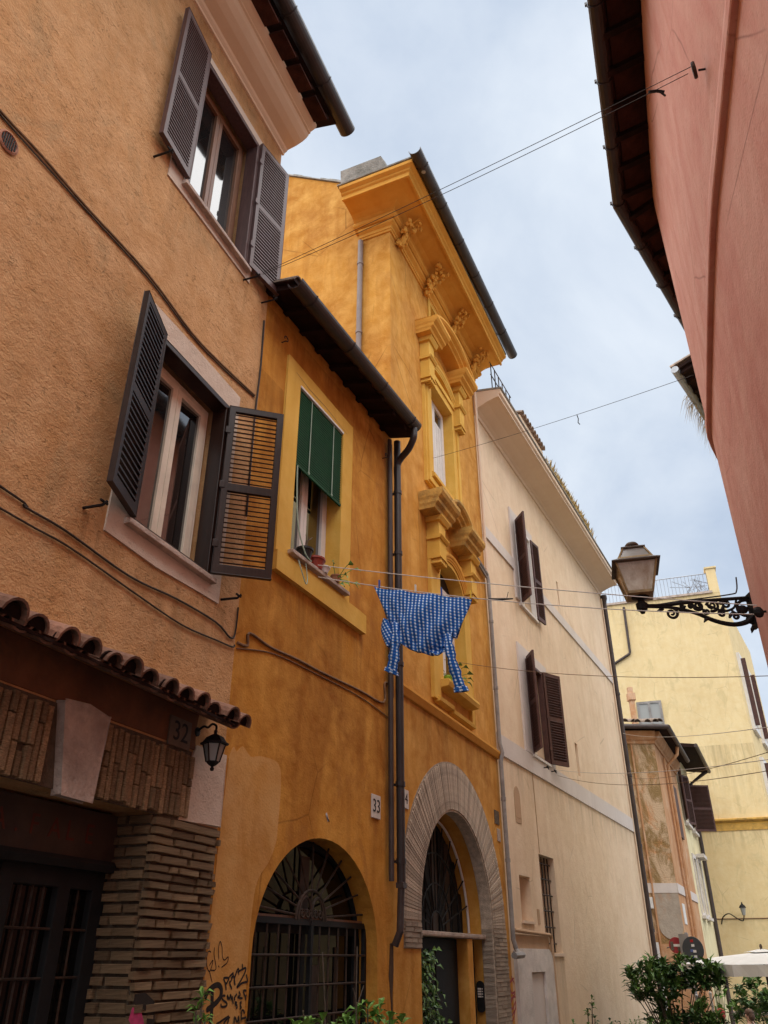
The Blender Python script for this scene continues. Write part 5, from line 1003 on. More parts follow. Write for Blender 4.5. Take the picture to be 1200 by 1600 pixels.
me = G().tube([(0.083*cos(a), 0, 0.083*sin(a)) for a in [pi*i/8+pi for i in range(9)]], 0.008, 5).add([(-0.10, -0.012, -0.01), (-0.075, -0.012, -0.01), (-0.075, 0.012, -0.01), (-0.10, 0.012, -0.01), (-0.10, -0.012, 0.03), (-0.075, -0.012, 0.03), (-0.075, 0.012, 0.03), (-0.10, 0.012, 0.03)], [(0, 1, 2, 3), (4, 5, 6, 7), (0, 1, 5, 4), (1, 2, 6, 5), (2, 3, 7, 6), (3, 0, 4, 7)]).mesh('gutter_strap')
pieces('gutter_strap', me, 'gutter_metal', pk, [Matrix.Translation((p.x, p.y, 9.90)) @ Matrix.Rotation(-a, 4, 'Z') for dd, a, qs in ((d1, R(19.4), [-0.05-0.85*i for i in range(8)]), (d2, R(36), [0.8, 1.65, 2.4])) for q in qs for p in [go[1]+dd*q]])
g = G(); g.add([(p.x, p.y, 9.951) for p in go]+[(p.x+3, p.y-1, 11.0) for p in gi], [(0, 3, 4, 1), (1, 4, 5, 2)]); part('roof', g, 'old_tile', pk)
# house beyond it: only its eave shows over the pink wall
rh = thing('eave_house', 'dark tiled eave with dry grass jutting out behind the pink house', 'house', Matrix.Translation((6.02, 13.0, 0)) @ Matrix.Rotation(R(-90-36.7), 4, 'Z'))
g = G(); g.box(-7, 0, -5, -0.75, -2, 12.3); part('wall', g, 'pale_yellow_stucco', rh)
g = G(); g.prism([(-2.5, 12.95), (-0.03, 12.22), (-0.03, 12.28), (-2.5, 13.05)], -7, 0); part('eave_board', g, 'eave_wood', rh)
g = G(); g.prism([(-0.9, 12.39), (-0.08, 12.14), (-0.08, 12.225), (-0.9, 12.48)], 0, 0.08); pieces('rafter', g.mesh('rafter'), 'eave_wood', rh, [T(-0.15-0.4*i, 0, 0) for i in range(8)])
g = G(); g.tube([(0.05, 0.0, 12.21), (-7, 0.0, 12.21)], 0.08, 10); part('gutter', g, 'zinc', rh)
pieces('roof_tile', cover_tile(0.6, 0.08, 0.10), 'old_tile', rh, [T(-0.05-0.22*i, -0.5, 12.46) @ Matrix.Rotation(R(16), 4, 'X') for i in range(10)])
g = G()
for i in range(260): g.leaf((-random.uniform(0.9, 4.2), random.uniform(-.06, .1), 12.22), (random.uniform(-.4, .4), -random.uniform(0.2, 0.9), -0.5), random.uniform(0.15, 0.42), 0.014, 0.6)
o = solo('gutter_grass', g, 'dry_grass', 'dry grass hanging from the dark eave behind the pink house', 'grass', rh.matrix_world.copy()); o['kind'] = 'stuff'

# ================================================================ street lantern on its scrolled bracket
LX, LY = 2.425, 7.0
sl = thing('street_lantern', 'old brown street lantern on a black scrolled iron bracket fixed to the pink house', 'street lamp', Matrix.Translation((LX, LY, 4.5)))
q4 = R(45-14)
def four(prof): return G().lathe([(r*sqrt(2), z) for r, z in prof], k=4, ph=q4)
part('glass', four([(0.105, 0.115), (0.178, 0.385), (0.0, 0.386)]), 'lamp_glass', sl)
g = four([(0.085, 0.085), (0.118, 0.092), (0.118, 0.118), (0.085, 0.12)])
for j in range(4):
    a = q4+pi/2*j; g.tube([(0.113*sqrt(2)*cos(a), 0.113*sqrt(2)*sin(a), 0.10), (0.183*sqrt(2)*cos(a), 0.183*sqrt(2)*sin(a), 0.39)], 0.012, 4)
part('cage', g, 'lamp_brass', sl)
part('rim', four([(0.17, 0.383), (0.218, 0.388), (0.222, 0.400), (0.165, 0.435), (0.14, 0.436)]), 'lamp_roof', sl)
g = G()
for j in range(4):
    a = q4+pi/2*j; g.tube([(0.158*sqrt(2)*cos(a), 0.158*sqrt(2)*sin(a), 0.43), (0.098*sqrt(2)*cos(a), 0.098*sqrt(2)*sin(a), 0.565)], 0.011, 4)
g.add(four([(0.162, 0.432), (0.165, 0.436), (0.158, 0.452), (0.140, 0.452)]).v, four([(0.162, 0.432), (0.165, 0.436), (0.158, 0.452), (0.140, 0.452)]).f)
part('roof_frame', g, 'lamp_brass', sl)
part('roof_glass', four([(0.150, 0.437), (0.094, 0.562), (0.0, 0.563)]), 'pane_milky', sl)
part('roof_cap', four([(0.100, 0.560), (0.112, 0.566), (0.112, 0.578), (0.07, 0.60), (0.0, 0.605)]), 'lamp_roof', sl)
part('knob', G().lathe([(0.0, 0.60), (0.04, 0.602), (0.062, 0.615), (0.066, 0.635), (0.05, 0.655), (0.0, 0.662)], k=14), 'lamp_roof', sl, smooth=True)
part('bulb_holder', G().lathe([(0.03, 0.09), (0.03, 0.16), (0.02, 0.17), (0, 0.17)], k=10), 'black_iron', sl)
part('base_cup', G().lathe([(0.0, -0.08), (0.02, -0.075), (0.028, -0.05), (0.05, -0.04), (0.055, 0.02), (0.035, 0.035), (0.03, 0.06), (0.09, 0.087), (0.0, 0.09)], k=10), 'black_iron', sl)
g = G(); g.tube([(0.0, 0, 0.0), (0.2, 0, 0.005), (0.55, 0, 0.05), (1.04, 0, 0.085)], 0.018, 8)
g.tube(catmull([(0.05, 0, -0.01), (0.30, 0, -0.02), (0.5, 0, -0.075), (0.66, 0, -0.15), (0.82, 0, -0.185), (0.95, 0, -0.16), (1.02, 0, -0.10)], 5), [0.013+0.0005*i for i in range(31)], 8); ba = part('arm', g, 'black_iron', sl)
def spiral(cx, cz, r0, turns, a0, sg=1, th=0.015):
    k = int(turns*16); return G().tube([(cx+(r0*(1-0.85*i/k))*cos(a0+sg*2*pi*turns*i/k), 0, cz+(r0*(1-0.85*i/k))*sin(a0+sg*2*pi*turns*i/k)) for i in range(k+1)], [th*(1-0.35*i/k) for i in range(k+1)], 6)
for a in ((0.27, -0.075, 0.060, 1.6, R(80), -1), (0.53, 0.0, 0.045, 1.7, R(200), 1), (0.66, 0.01, 0.065, 1.8, R(250), 1), (0.46, -0.005, 0.028, 1.4, R(-30), 1), (0.97, -0.04, 0.105, 1.15, R(60), 1, 0.016), (1.0, -0.14, 0.045, 1.3, R(90), 1), (0.79, 0.015, 0.045, 1.5, R(180), -1), (0.74, -0.075, 0.040, 1.5, R(20), 1), (0.86, -0.105, 0.035, 1.3, R(120), -1), (0.38, 0.0, 0.022, 1.3, R(0), -1), (0.60, -0.055, 0.030, 1.3, R(140), 1)): part('scroll', spiral(*a), 'black_iron', ba)
g = G()
for (x, z, a) in ((0.20, -0.03, 200), (0.34, -0.04, -20), (0.60, -0.11, 230), (0.75, -0.06, 80), (0.80, -0.12, 60), (0.86, -0.10, 110), (0.73, 0.03, 10), (1.0, -0.2, 250)):
    d_ = Vector((cos(R(a)), 0, sin(R(a)))); g.tube([(x, 0, z), tuple(Vector((x, 0, z))+d_*0.035), tuple(Vector((x, 0, z))+d_*0.075)], [0.010, 0.019, 0.003], 6)
part('leaf_ornament', g, 'black_iron', ba)
g = G(); g.tube(catmull([(0.60, 0, 0.02), (0.75, 0, -0.05), (0.86, 0, -0.02), (0.90, 0, 0.06)], 5), 0.012, 6); g.ball((0.94, 0, -0.035), 0.055, 0.02, 0.045); part('scroll', g, 'black_iron', ba)
g = G(); g.box(1.015, 1.045, -0.05, 0.05, -0.22, 0.12); part('wall_plate', g, 'black_iron', sl)
g = G(); g.tube(catmull([(0.02, 0.0, 0.1), (0.08, 0.02, 0.02), (0.4, 0.015, 0.06), (0.85, 0.01, 0.12), (0.93, 0.01, 0.16), (0.955, 0.01, 0.30)], 5), 0.007, 5); part('power_cord', g, 'cable_dark', sl)

# ================================================================ overhead wires and washing lines
def wire(a, b, drop, r, mat, label, cat='wire', name='overhead_wire', extra=None):
    P = sag(a, b, drop); c = Vector(P[0]); g = G(); g.tube([tuple(p-c) for p in P], r, 5)
    return solo(name, g, mat, label, cat, Matrix.Translation(c))
def pinkpt(y, z, n=0.03):
    for a, b in zip(PL, PL[1:]):
        if a.y <= y <= b.y: t = (y-a.y)/(b.y-a.y); p = a+(b-a)*t; return Vector((p.x-n, p.y+n*0.3, z))
pu = pinkpt(3.32, 6.98, 0.09); en = wp('b1', -0.30, 0.10, 8.02)
wire(pu+Vector((0, 0, 0.05)), en+Vector((0, 0, 0.02)), 0.03, 0.003, 'cable_dark', 'upper strand of the dark pulley wire high across the sky')
wire(pu-Vector((0.05, 0, 0.04)), en-Vector((0, 0, 0.005)), 0.06, 0.003, 'cable_dark', 'lower strand of the dark pulley wire high across the sky')
pl = thing('wire_pulley', 'small dark pulley hanging on the pink wall near the eave', 'pulley', Matrix.Translation(pu))
g = G(); g.lathe([(0.0, -0.015), (0.055, -0.012), (0.060, 0.0), (0.055, 0.012), (0.0, 0.015)], k=14, mx=Matrix.Rotation(R(60), 4, 'Z') @ Matrix.Rotation(R(90), 4, 'X')); part('wheel', g, 'rusty_iron', pl)
g = G(); g.tube([(0.03, 0.0, 0.0), (0.07, 0.0, 0.01), (0.13, -0.02, 0.015)], 0.008, 6); g.tube([(0.10, 0, 0.0), (0.10, 0.0, -0.10)], 0.016, 5); part('hook', g, 'black_iron', pl)
g = G(); g.tube([(-0.06, 0, 0), (0, 0, 0.012), (0.05, 0, 0)], 0.012, 5); g.tube([(0.02, 0, 0), (0.05, 0, -0.045)], 0.007, 4); solo('wire_clip', g, 'black_iron', 'small dark wire clip hanging left of the pulley on the pink wall', 'clip', Matrix.Translation(pu+Vector((-0.22, 0.14, -0.03))))
m0 = pinkpt(6.95, 7.22, 0.03); m1 = wp('b3', 1.46, 0.10, 8.60)
wire(m0, m1, 0.04, 0.0032, 'cable_dark', 'thin wire from the pink house to the ornate upper window')
mp = m0+(m1-m0)*0.36-Vector((0, 0, 0.04)); g = G(); g.tube([(0, 0, 0), (0.01, 0, -0.06), (0.0, 0, -0.12), (0.02, 0, -0.15)], 0.006, 5); solo('hanging_hook', g, 'black_iron', 'short dark hook dangling from the thin wire against the sky', 'hook', Matrix.Translation(mp))
LA = wp('b2', 1.10, 0.14, 5.16); LB = wp('b2', 1.15, 0.12, 5.05); K = pinkpt(6.15, 4.10, 0.06)
wire(LA, K+Vector((0, 0, 0.06)), 0.03, 0.0048, 'line_white', 'upper white washing line above the checked shirt', 'washing line', 'washing_line')
wire(LB, K-Vector((0, 0, 0.02)), 0.085, 0.0048, 'line_white', 'lower white washing line carrying the checked shirt', 'washing line', 'washing_line')
kp = thing('line_pulley', 'dark washing line pulley fixed to the pink wall beside the lantern bracket', 'pulley', Matrix.Translation(K))
g = G(); g.ball((0.0, 0, 0), 0.045, 0.03, 0.05); part('wheel', g, 'black_iron', kp); g = G(); g.tube([(0, 0, 0), (0.10, 0.0, 0.01)], 0.010, 6); part('hook', g, 'black_iron', kp)
tn = LB+(K-LB)*0.44-Vector((0, 0, 0.084)); g = G(); g.tube([(0, 0, 0), (0.12, 0, -0.005), (0.22, -0.05, -0.02)], [0.006, 0.012, 0.006], 6); g.tube([(0.17, 0, 0.0), (0.19, 0, 0.07)], 0.004, 4); solo('line_tensioner', g, 'black_iron', 'dark metal line tensioner just right of the checked shirt', 'tensioner', Matrix.Translation(tn))
def lines(s, n, z, b, e, drop, mat, label, r=0.0035): wire(wp(b, s, n, z), e, drop, r, mat, label, 'washing line', 'washing_line')
lines(1.62, 0.10, 5.30, 'b3', pinkpt(6.6, 3.70), 0.10, 'cable_tan', 'tan washing line from the lower ornate window to the pink house')
lines(2.9, 0.14, 4.80, 'b4', pinkpt(6.7, 3.05), 0.10, 'line_white', 'white washing line from under the cream house lower shutters, topmost of the pair')
lines(3.1, 0.14, 4.72, 'b4', pinkpt(6.75, 2.98), 0.16, 'cable_tan', 'tan washing line from under the cream house lower shutters, lowest of the pair')
lines(10.5, 0.12, 7.15, 'b4', pinkpt(6.8, 3.33), 0.10, 'line_white', 'pale wire from the far end of the cream house over the weathered house')
lines(10.5, 0.12, 5.95, 'b4', pinkpt(6.85, 3.16), 0.12, 'cable_tan', 'lower tan wire from the far end of the cream house')

# ================================================================ the checked shirt, pegs
t0, t1 = 0.150, 0.400; S0 = LB+(K-LB)*t0-Vector((0, 0, 0.34*t0*(1-t0)+0.016)); S1 = LB+(K-LB)*t1-Vector((0, 0, 0.34*t1*(1-t1)+0.016)); ux = (S1-S0); hs_ = ux.z; ux.z = 0; SW = ux.length; hs_ /= SW; ux.normalize()
uy = ux.cross(Vector((0, 0, 1))).normalized()*-1.0
ms = Matrix.Translation(S0) @ Matrix((( ux.x, uy.x, 0, 0), (ux.y, uy.y, 0, 0), (ux.z, uy.z, 1, 0), (0, 0, 0, 1)))
sh = thing('checked_shirt', 'blue and white checked shirt pegged upside down on the washing line', 'shirt', ms)
def cloth(name, rows, uvs, close=False):
    k = len(rows[0]); v = [(p[0], p[1], p[2]+hs_*p[0]) for r in rows for p in r]; f = []
    for i in range(len(rows)-1):
        for j in range(k-1 if not close else k): f.append((i*k+j, i*k+(j+1) % k, (i+1)*k+(j+1) % k, (i+1)*k+j))
    me = bpy.data.meshes.new(name); me.from_pydata(v, [], f); me.update(); uvl = me.uv_layers.new(name='UVMap'); fu = [u for r in uvs for u in r]
    for lp in me.loops: uvl.data[lp.index].uv = fu[lp.vertex_index]
    me.polygons.foreach_set('use_smooth', [True]*len(me.polygons)); return link(name, me, 'gingham', sh)
for side in (-1, 1):
    rows, uvs = [], []; NU, NV_ = 44, 30
    for i in range(NV_+1):
        v = i/NV_; r, ur = [], []
        xl = 0.0+0.20*v**0.85; xr = SW-0.17*v**1.1
        for j in range(NU+1):
            u = j/NU; x = xl+(xr-xl)*u
            scal = 0.012*abs(sin(pi*u*3.3))*(1-v)
            bot = 0.47+0.12*sin(pi*min(1, u*1.05))**0.6+0.05*u-(0.10 if u > 0.93 else 0)
            z = -v*bot-scal+(0.03*(1-v) if j == 0 else 0)
            y = side*(0.008+0.050*sin(pi*v)**0.8*sin(pi*u)**0.5)
            y += 0.030*sin(9*u+3.2*v+0.8*side)*v+0.024*sin(17*(u+0.55*v))*(0.3+v)*sin(pi*u)+0.012*sin(41*u-9*v)*v+0.030*math.exp(-((u-0.62-0.25*(1-v))/0.035)**2)*v*side
            r.append((x, y, z)); ur.append((x*1.02+0.3*side*0.01, -z))
        rows.append(r); uvs.append(ur)
    cloth('body_panel', rows, uvs)
def sleeve(path, w, tw):
    rows, uvs = [], []; P = catmull(path, 7); L_ = 0; n_ = len(P); k = 18
    for i, p in enumerate(P):
        if i: L_ += (P[i]-P[i-1]).length
        q = i/(n_-1); t = (P[min(i+1, n_-1)]-P[max(i-1, 0)]).normalized(); sx = Vector((0, 1, 0)).cross(t).normalized(); sy = Vector((0, 1, 0))
        a0 = tw*q; wq = w[0]+(w[1]-w[0])*q+0.006*sin(q*21)+0.004*sin(q*47); d = 0.024*(1-0.3*q)
        r, ur = [], []
        for j in range(k):
            a = 2*pi*j/k; b = sx*cos(a)*wq+sy*sin(a)*d*(1+0.35*sin(3*a+q*9)); r.append(tuple(p+b*1.0)); ur.append(((0.24)*(j/k if j <= k/2 else 1-j/k), L_))
        rows.append(r); uvs.append(ur)
    o = cloth('sleeve', rows, uvs, True)
    g = G(); e = rows[-1]; e0 = rows[-3]; vs = [tuple(Vector(a)+(Vector(a)-P[-1])*0.16) for a in e0]+[tuple(Vector(a)+(Vector(a)-P[-1])*0.20+Vector((0, 0, -.006))) for a in e]
    cf = cloth('cuff', [vs[:k], vs[k:]], [[(j*0.012, 0.0) for j in range(k)], [(j*0.012, 0.05) for j in range(k)]], True); cf.parent = o
sleeve([(0.24, -0.02, -0.36), (0.255, -0.05, -0.48), (0.250, -0.05, -0.62), (0.232, -0.04, -0.74), (0.205, -0.03, -0.86)], (0.036, 0.058), 0.6)
sleeve([(0.76, -0.02, -0.40), (0.78, -0.06, -0.50), (0.80, -0.06, -0.64), (0.83, -0.04, -0.78), (0.87, -0.03, -0.92)], (0.038, 0.056), -0.6)
rows = [[(0.10+0.03*cos(a)+0.05*q+0.02, -0.03+0.05*sin(a), -0.36-0.22*q) for a in [2*pi*j/10 for j in range(10)]] for q in (0, .2, .45, .7, 1)]
rows = [[(0.145+0.06*cos(a)*sin(pi*(0.12+0.8*q))+0.03*q, -0.02+0.045*sin(a), -0.34-0.27*q) for a in [2*pi*j/12 for j in range(12)]] for q in [i/7 for i in range(8)]]
cloth('sleeve_fold', rows, [[(p[0]+p[2]*0.6, p[2]-p[0]*0.6) for p in r] for r in rows], True)
rows = [[(0.58+0.16*u+0.0*v, -0.05+0.03*sin(pi*v)-0.02*sin(7*u), -0.555-0.045*v+0.03*u-0.03*sin(pi*u)*v) for u in [i/10 for i in range(11)]] for v in [i/5 for i in range(6)]]
cloth('collar', rows, [[(p[0], p[2]) for p in r] for r in rows])
for tt, mt, lb in ((0.168, 'peg_blue', 'blue clothes peg at the left corner of the checked shirt'), (0.262, 'peg_white', 'white clothes peg on the hem of the checked shirt'), (0.327, 'peg_blue', 'blue clothes peg right of the white one on the checked shirt'), (0.398, 'peg_yellow', 'yellow clothes peg at the right corner of the checked shirt')):
    p = LB+(K-LB)*tt; dz = 0.085*4*tt*(1-tt); g = G()
    g.add(*(lambda q: (q.v, q.f))(G().box(-0.007, 0.007, 0.004, 0.012, -0.035, 0.045))); g.box(-0.007, 0.007, -0.012, -0.004, -0.035, 0.045); g.box(-0.005, 0.005, -0.005, 0.005, 0.0, 0.01)
    solo('clothes_peg', g, mt, lb, 'clothes peg', Matrix.Translation(p-Vector((0, 0, dz-0.02))) @ Matrix.Rotation(R(75), 4, 'Z') @ Matrix.Rotation(R(90), 4, 'Z'))

# ================================================================ pots on the sills
def pot(b, s, n, z, r, h, mat, label, plant=None):
    t = thing('flower_pot', label, 'flower pot', fm(b, s, n, z))
    part('pot', G().lathe([(r*0.7, 0), (r*0.95, h*0.8), (r*1.08, h*0.82), (r*1.08, h), (r*0.95, h), (r*0.9, h*0.75), (0, h*0.7)], k=16), mat, t)
    if plant == 'twigs':
        g = G()
        for a in range(4): g.tube([(0, 0, h*.7), (random.uniform(-.05, .05), -.02, h+.08), (random.uniform(-.12, .12), -.03, h+random.uniform(.12, .2))], 0.004, 4)
        part('stems', g, 'bark', t)
    elif plant:
        for i in range(plant[0]):
            g = G(); a = random.uniform(0, 2*pi); el = random.uniform(-.5, .9); b_ = Vector((0.03*cos(a), 0.03*sin(a)-0.02, h*.9)); m_ = b_+Vector((cos(a)*cos(el), sin(a)*cos(el)-.4, sin(el)))*plant[2]
            g.leaf(m_, (cos(a), sin(a)-.6, random.uniform(-1, .4)), plant[1], plant[1]*0.62, 0.3, (0.2, -1, 0.4)); part('leaf', g, plant[3], t)
            q = G(); q.tube([tuple(b_-Vector((0, 0, .03))), tuple(b_*.4+m_*.6), tuple(m_)], 0.004, 4); part('stem', q, plant[3], t)
    return t
pot('b2', 0.98, 0.045, 5.180, 0.085, 0.13, 'pot_black', 'black pot with bare twigs on the blind window sill', 'twigs')
pot('b2', 1.22, 0.030, 5.180, 0.105, 0.12, 'pot_red', 'red bowl shaped pot in the middle of the blind window sill')
pot('b2', 1.34, 0.060, 5.179, 0.075, 0.07, 'pot_white', 'white dish in front of the red pot on the sill')
pot('b2', 1.60, 0.075, 5.180, 0.055, 0.08, 'pot_clay', 'small clay pot with trailing green leaves at the sill end', (9, 0.10, 0.13, 'leaf_bright'))
pot('b3', 1.95, 0.04, 5.03, 0.07, 0.13, 'pot_lime', 'lime green pot with a leafy plant on the lower ornate window sill', (16, 0.11, 0.17, 'leaf_mid'))
g = G(); g.tube(catmull([(0, 0, 0.0), (-0.03, -0.05, -0.12), (0.06, -0.07, -0.28), (0.12, -0.05, -0.20), (0.10, -0.03, -0.02)], 5), 0.006, 5); solo('cord_loop', g, 'green_cord', 'loose cord loop hanging below the blind window sill', 'cord', fm('b2', 0.85, 0.05, 5.16))

# ================================================================ plants along the lane
def rosette(g, c, n_, L_, W_, el=0.5):
    for i in range(n_):
        a = 2*pi*i/n_*1.618*2+random.uniform(-.3, .3); e = random.uniform(el-.6, el+.7); g.leaf(c+Vector((0, 0, random.uniform(-.10, .03))), (cos(a)*cos(e), sin(a)*cos(e), sin(e)), L_*random.uniform(.7, 1.15), W_*random.uniform(.8, 1.2), random.uniform(0.05, .35))
def bush(name, label, loc, clusters, L_, W_, n_, mats=('leaf_dark', 'leaf_mid'), stems=True, cat='shrub', potd=None):
    t = thing(name, label, cat, Matrix.Translation(loc)); gs = [G() for _ in mats]; st = G()
    for c in clusters:
        c = Vector(c); rosette(gs[0] if random.random() < 0.5 and c.z < max(q[2] for q in clusters)-0.12 else gs[-1], c, n_, L_, W_)
        if stems and random.random() < (0.18 if len(clusters) > 60 else 1): st.tube([(c.x*0.15, c.y*0.15, 0.0), tuple(c*0.55+Vector((0, 0, c.z*0.1))), tuple(c)], [0.022, 0.012, 0.006], 5)
    for g, m in zip(gs, mats): part('foliage', g, m, t, kind='stuff')
    if stems: part('stems', st, 'bark', t)
    if potd: part('planter', G().lathe([(potd[0]*.75, -potd[1]), (potd[0], 0.0), (potd[0]*1.08, 0.0), (potd[0]*1.08, 0.05), (potd[0]*.9, 0.05), (0, 0.02)], k=18), 'pot_clay', t)
    return t
def blob(k, rx, ry, z0, z1, hollow=0.0):
    out = []
    while len(out) < k:
        x, y, z = random.uniform(-1, 1), random.uniform(-1, 1), random.uniform(-1, 1)
        if hollow < x*x+y*y+z*z < 1: out.append((x*rx, y*ry, (z0+z1)/2+z*(z1-z0)/2))
    return out
zt = gz(17.5)
lw = [(x-0.30, y, z) for x, y, z in blob(46, 0.50, 0.45, 1.15, 2.02, 0.2)]+[(x+0.25, y, z) for x, y, z in blob(30, 0.45, 0.4, 1.50, 2.08, .1)]+[(x+0.72, y-0.05, z) for x, y, z in blob(20, 0.28, 0.3, 1.50, 1.98, .1)]+[(x-0.05, y, z) for x, y, z in blob(26, 0.55, 0.4, 0.55, 1.25)]
bush('laurel_tree', 'glossy dark green laurel tree in front of the cream house end', (5.32, 17.3, zt), lw, 0.25, 0.078, 13, potd=(0.35, 0.0))
bush('laurel_shrub', 'low laurel shrub under the right side of the laurel tree', (5.75, 17.0, gz(17)), blob(40, 0.35, 0.35, 0.75, 1.35), 0.19, 0.055, 13)
bush('box_hedge', 'low dense hedge with small leaves under the laurel tree', (4.55, 16.6, gz(16.6)), blob(330, 0.80, 0.4, 0.30, 1.08, .15), 0.055, 0.022, 12, stems=False, cat='hedge')
bush('rose_bush', 'thin leafy bush growing against the cream wall left of the laurel', (3.05, 14.2, gz(14.2)), [(0.10, 0, 1.30), (0.03, .05, 1.18), (0.12, 0, 1.08), (-0.22, 0, 1.00), (-0.2, 0, .92), (0.0, 0, .98), (0.1, 0.1, .92), (0.25, 0, .90), (0.34, 0, 1.02), (0.38, 0, .93), (0.45, .05, 1.0), (0.2, 0, .8), (-0.1, 0, .8), (0.35, 0, .78), (0.05, 0, .7), (0.3, .1, .66), (-0.15, .1, .66), (0.48, 0, .7)]+blob(26, .42, .3, .45, .9), 0.085, 0.045, 9)
bush('potted_plant', 'bright green potted plant at the corner of the brick jamb', tuple(wp('b1', -0.30, 0.20, 0.3)), [(0, 0, 1.08), (-.03, 0, 1.0), (.03, .02, .94), (0, 0, .88), (-.05, .02, .80), (.05, 0, .74), (0, 0, .64), (.03, 0, .52), (-.05, 0, .4)], 0.085, 0.032, 10, ('leaf_mid', 'leaf_bright'))
bush('basil_plant', 'broad leaved green plant left in front of the arched grille', tuple(wp('b2', 0.98, 0.30, 0.25)), [(0, 0, .93), (.12, 0, .90), (-.1, 0, .88), (.2, .05, .86), (.05, .1, .84), (-.18, .05, .82)], 0.13, 0.07, 8, ('leaf_mid', 'leaf_bright'))
bush('lemon_plant', 'bushier broad leaved plant right in front of the arched grille', tuple(wp('b2', 2.02, 0.30, 0.25)), [(0, 0, .99), (-.1, 0, .95), (.1, 0, .94), (.2, 0, .90), (-.18, 0, .9), (.05, .08, .9), (.3, 0, .86), (.0, .1, .82), (-.2, .1, .82)], 0.13, 0.06, 9, ('leaf_mid', 'leaf_bright'))
bt = thing('bare_twigs', 'bare twigs standing in front of the arched grille between two plants', 'twigs', fm('b2', 1.35, 0.26, 0.9))
for (dx, h, br) in ((0.0, 0.75, 0), (0.55, 0.80, 1), (-0.28, 0.35, 0)):
    g = G(); g.tube([(dx, 0, 0), (dx-0.03, 0, h*0.5), (dx-0.10*(1 if not br else 0.2), 0, h)], 0.006, 5)
    if br: g.tube([(dx, 0, h*.45), (dx+.12, 0, h*.62)], 0.004, 4); g.tube([(dx, 0, h*.42), (dx-.09, 0, h*.6)], 0.004, 4)
    part('twig', g, 'bark', bt)
vn = thing('climbing_ivy', 'ivy climbing in the dark left half of the brick arched doorway', 'ivy', fm('b3', 1.2, -0.2, 0.4))
g = G(); g2 = G()
for i in range(420):
    z = random.uniform(0.2, 1.30); x = 0.18*sin(z*5)+random.gauss(0.1, 0.17)*(1.5-z*0.6); (g if random.random() < .6 else g2).leaf((x, -random.uniform(0, .14), z), (random.uniform(-1, 1), -random.uniform(.2, 1), random.uniform(-1, .3)), random.uniform(.06, .11), random.uniform(.045, .07), .3, (0, -1, .6))
part('foliage', g, 'leaf_dark', vn, kind='stuff'); part('foliage', g2, 'leaf_mid', vn, kind='stuff')
g = G(); g.tube(catmull([(0, 0, -1.2), (0.05, -.03, 0.1), (-.05, -.03, .6), (0.12, -.02, 1.0), (0.1, -.03, 1.28)], 5), 0.012, 5); part('stem', g, 'bark', vn)

# ================================================================ parasol, signs, people at the far end
ps = thing('cafe_parasol', 'square white cafe parasol over the tables at the end of the lane', 'parasol', Matrix.Translation((7.45, 18.0, gz(18))) @ Matrix.Rotation(R(4), 4, 'Z'))
zb = -gz(18); hw = 1.22
def ring(h, z): return [(-h, -h, z), (0, -h*1.0, z+0.012), (h, -h, z), (h*1.0, 0, z+0.012), (h, h, z), (0, h, z+0.012), (-h, h, z), (-h*1.0, 0, z+0.012)]
g = G(); A, B, Cc, D = ring(hw, 1.51+zb), ring(hw*0.55, 1.635+zb), ring(0.20, 1.70+zb), ring(0.02, 1.745+zb)
for a, b in ((A, B), (B, Cc), (Cc, D)): g.add(a+b, [(i, (i+1) % 8, 8+(i+1) % 8, 8+i) for i in range(8)])
part('canopy', g, 'canvas', ps)
g = G(); vs = []; k = 64
for z in (1.508, 1.32):
    for i in range(k):
        q = i/k*4; s_, f_ = int(q), q-int(q); c_ = [(-1, -1), (1, -1), (1, 1), (-1, 1)]; a, b = c_[s_], c_[(s_+1) % 4]; w_ = 0.018*sin(i*1.9)*(1 if z < 1.4 else 0.2)
        vs.append(((a[0]+(b[0]-a[0])*f_)*(hw+w_+0.003), (a[1]+(b[1]-a[1])*f_)*(hw+w_+0.003), z+zb+(0.008*sin(i*2.3) if z < 1.4 else 0)))
g.add(vs, [(i, (i+1) % k, k+(i+1) % k, k+i) for i in range(k)]); part('valance', g, 'canvas', ps)
g = G(); c1, c2 = ring(0.26, 1.715+zb), ring(0.03, 1.765+zb); g.add(c1+c2, [(i, (i+1) % 8, 8+(i+1) % 8, 8+i) for i in range(8)]); part('vent_cap', g, 'canvas', ps)
g = G(); g.tube([(0, 0, 0), (0, 0, 1.80+zb)], 0.025, 8); g.ball((0, 0, 1.82+zb), .03, .03, .045); part('pole', g, 'bark', ps)
for i in range(8): p = A[i]; g = G(); g.tube([(0, 0, 1.70+zb), (p[0]*.97, p[1]*.97, p[2]-.02)], 0.010, 5); part('rib', g, 'bark', ps)
def sign(name, loc, face, label, rz):
    t = thing(name, label, 'road sign', Matrix.Translation(loc) @ Matrix.Rotation(R(rz), 4, 'Z'))
    disc = G().lathe([(0.0, -.01), (0.195, -.01), (0.20, 0.0), (0.195, .01), (0.0, .01)], k=28, mx=Matrix.Rotation(R(90), 4, 'X')); part('disc', disc, face, t)
    return t
ne = sign('no_entry_sign', (8.00, 24.9, 1.93), 'faded_red', 'round red no entry sign on the weathered house corner', 0)
g = G(); g.box(-0.13, 0.13, 0.012, 0.014, -0.03, 0.03); part('white_bar', g, 'marble_plate', ne)
g = G(); g.box(-0.16, -0.08, 0.014, 0.016, -.12, .09); g.box(0.02, 0.09, 0.014, 0.016, -.14, -.04); part('sticker', g, 'mortar', ne)
g = G(); g.tube([(0, 0.02, 0), (0, 0.06, 0), (0.05, 1.0, -0.05)], 0.02, 6); g.tube([(0, .03, 0), (0.5, .06, -0.15)], 0.02, 6); part('bracket', g, 'zinc', ne)
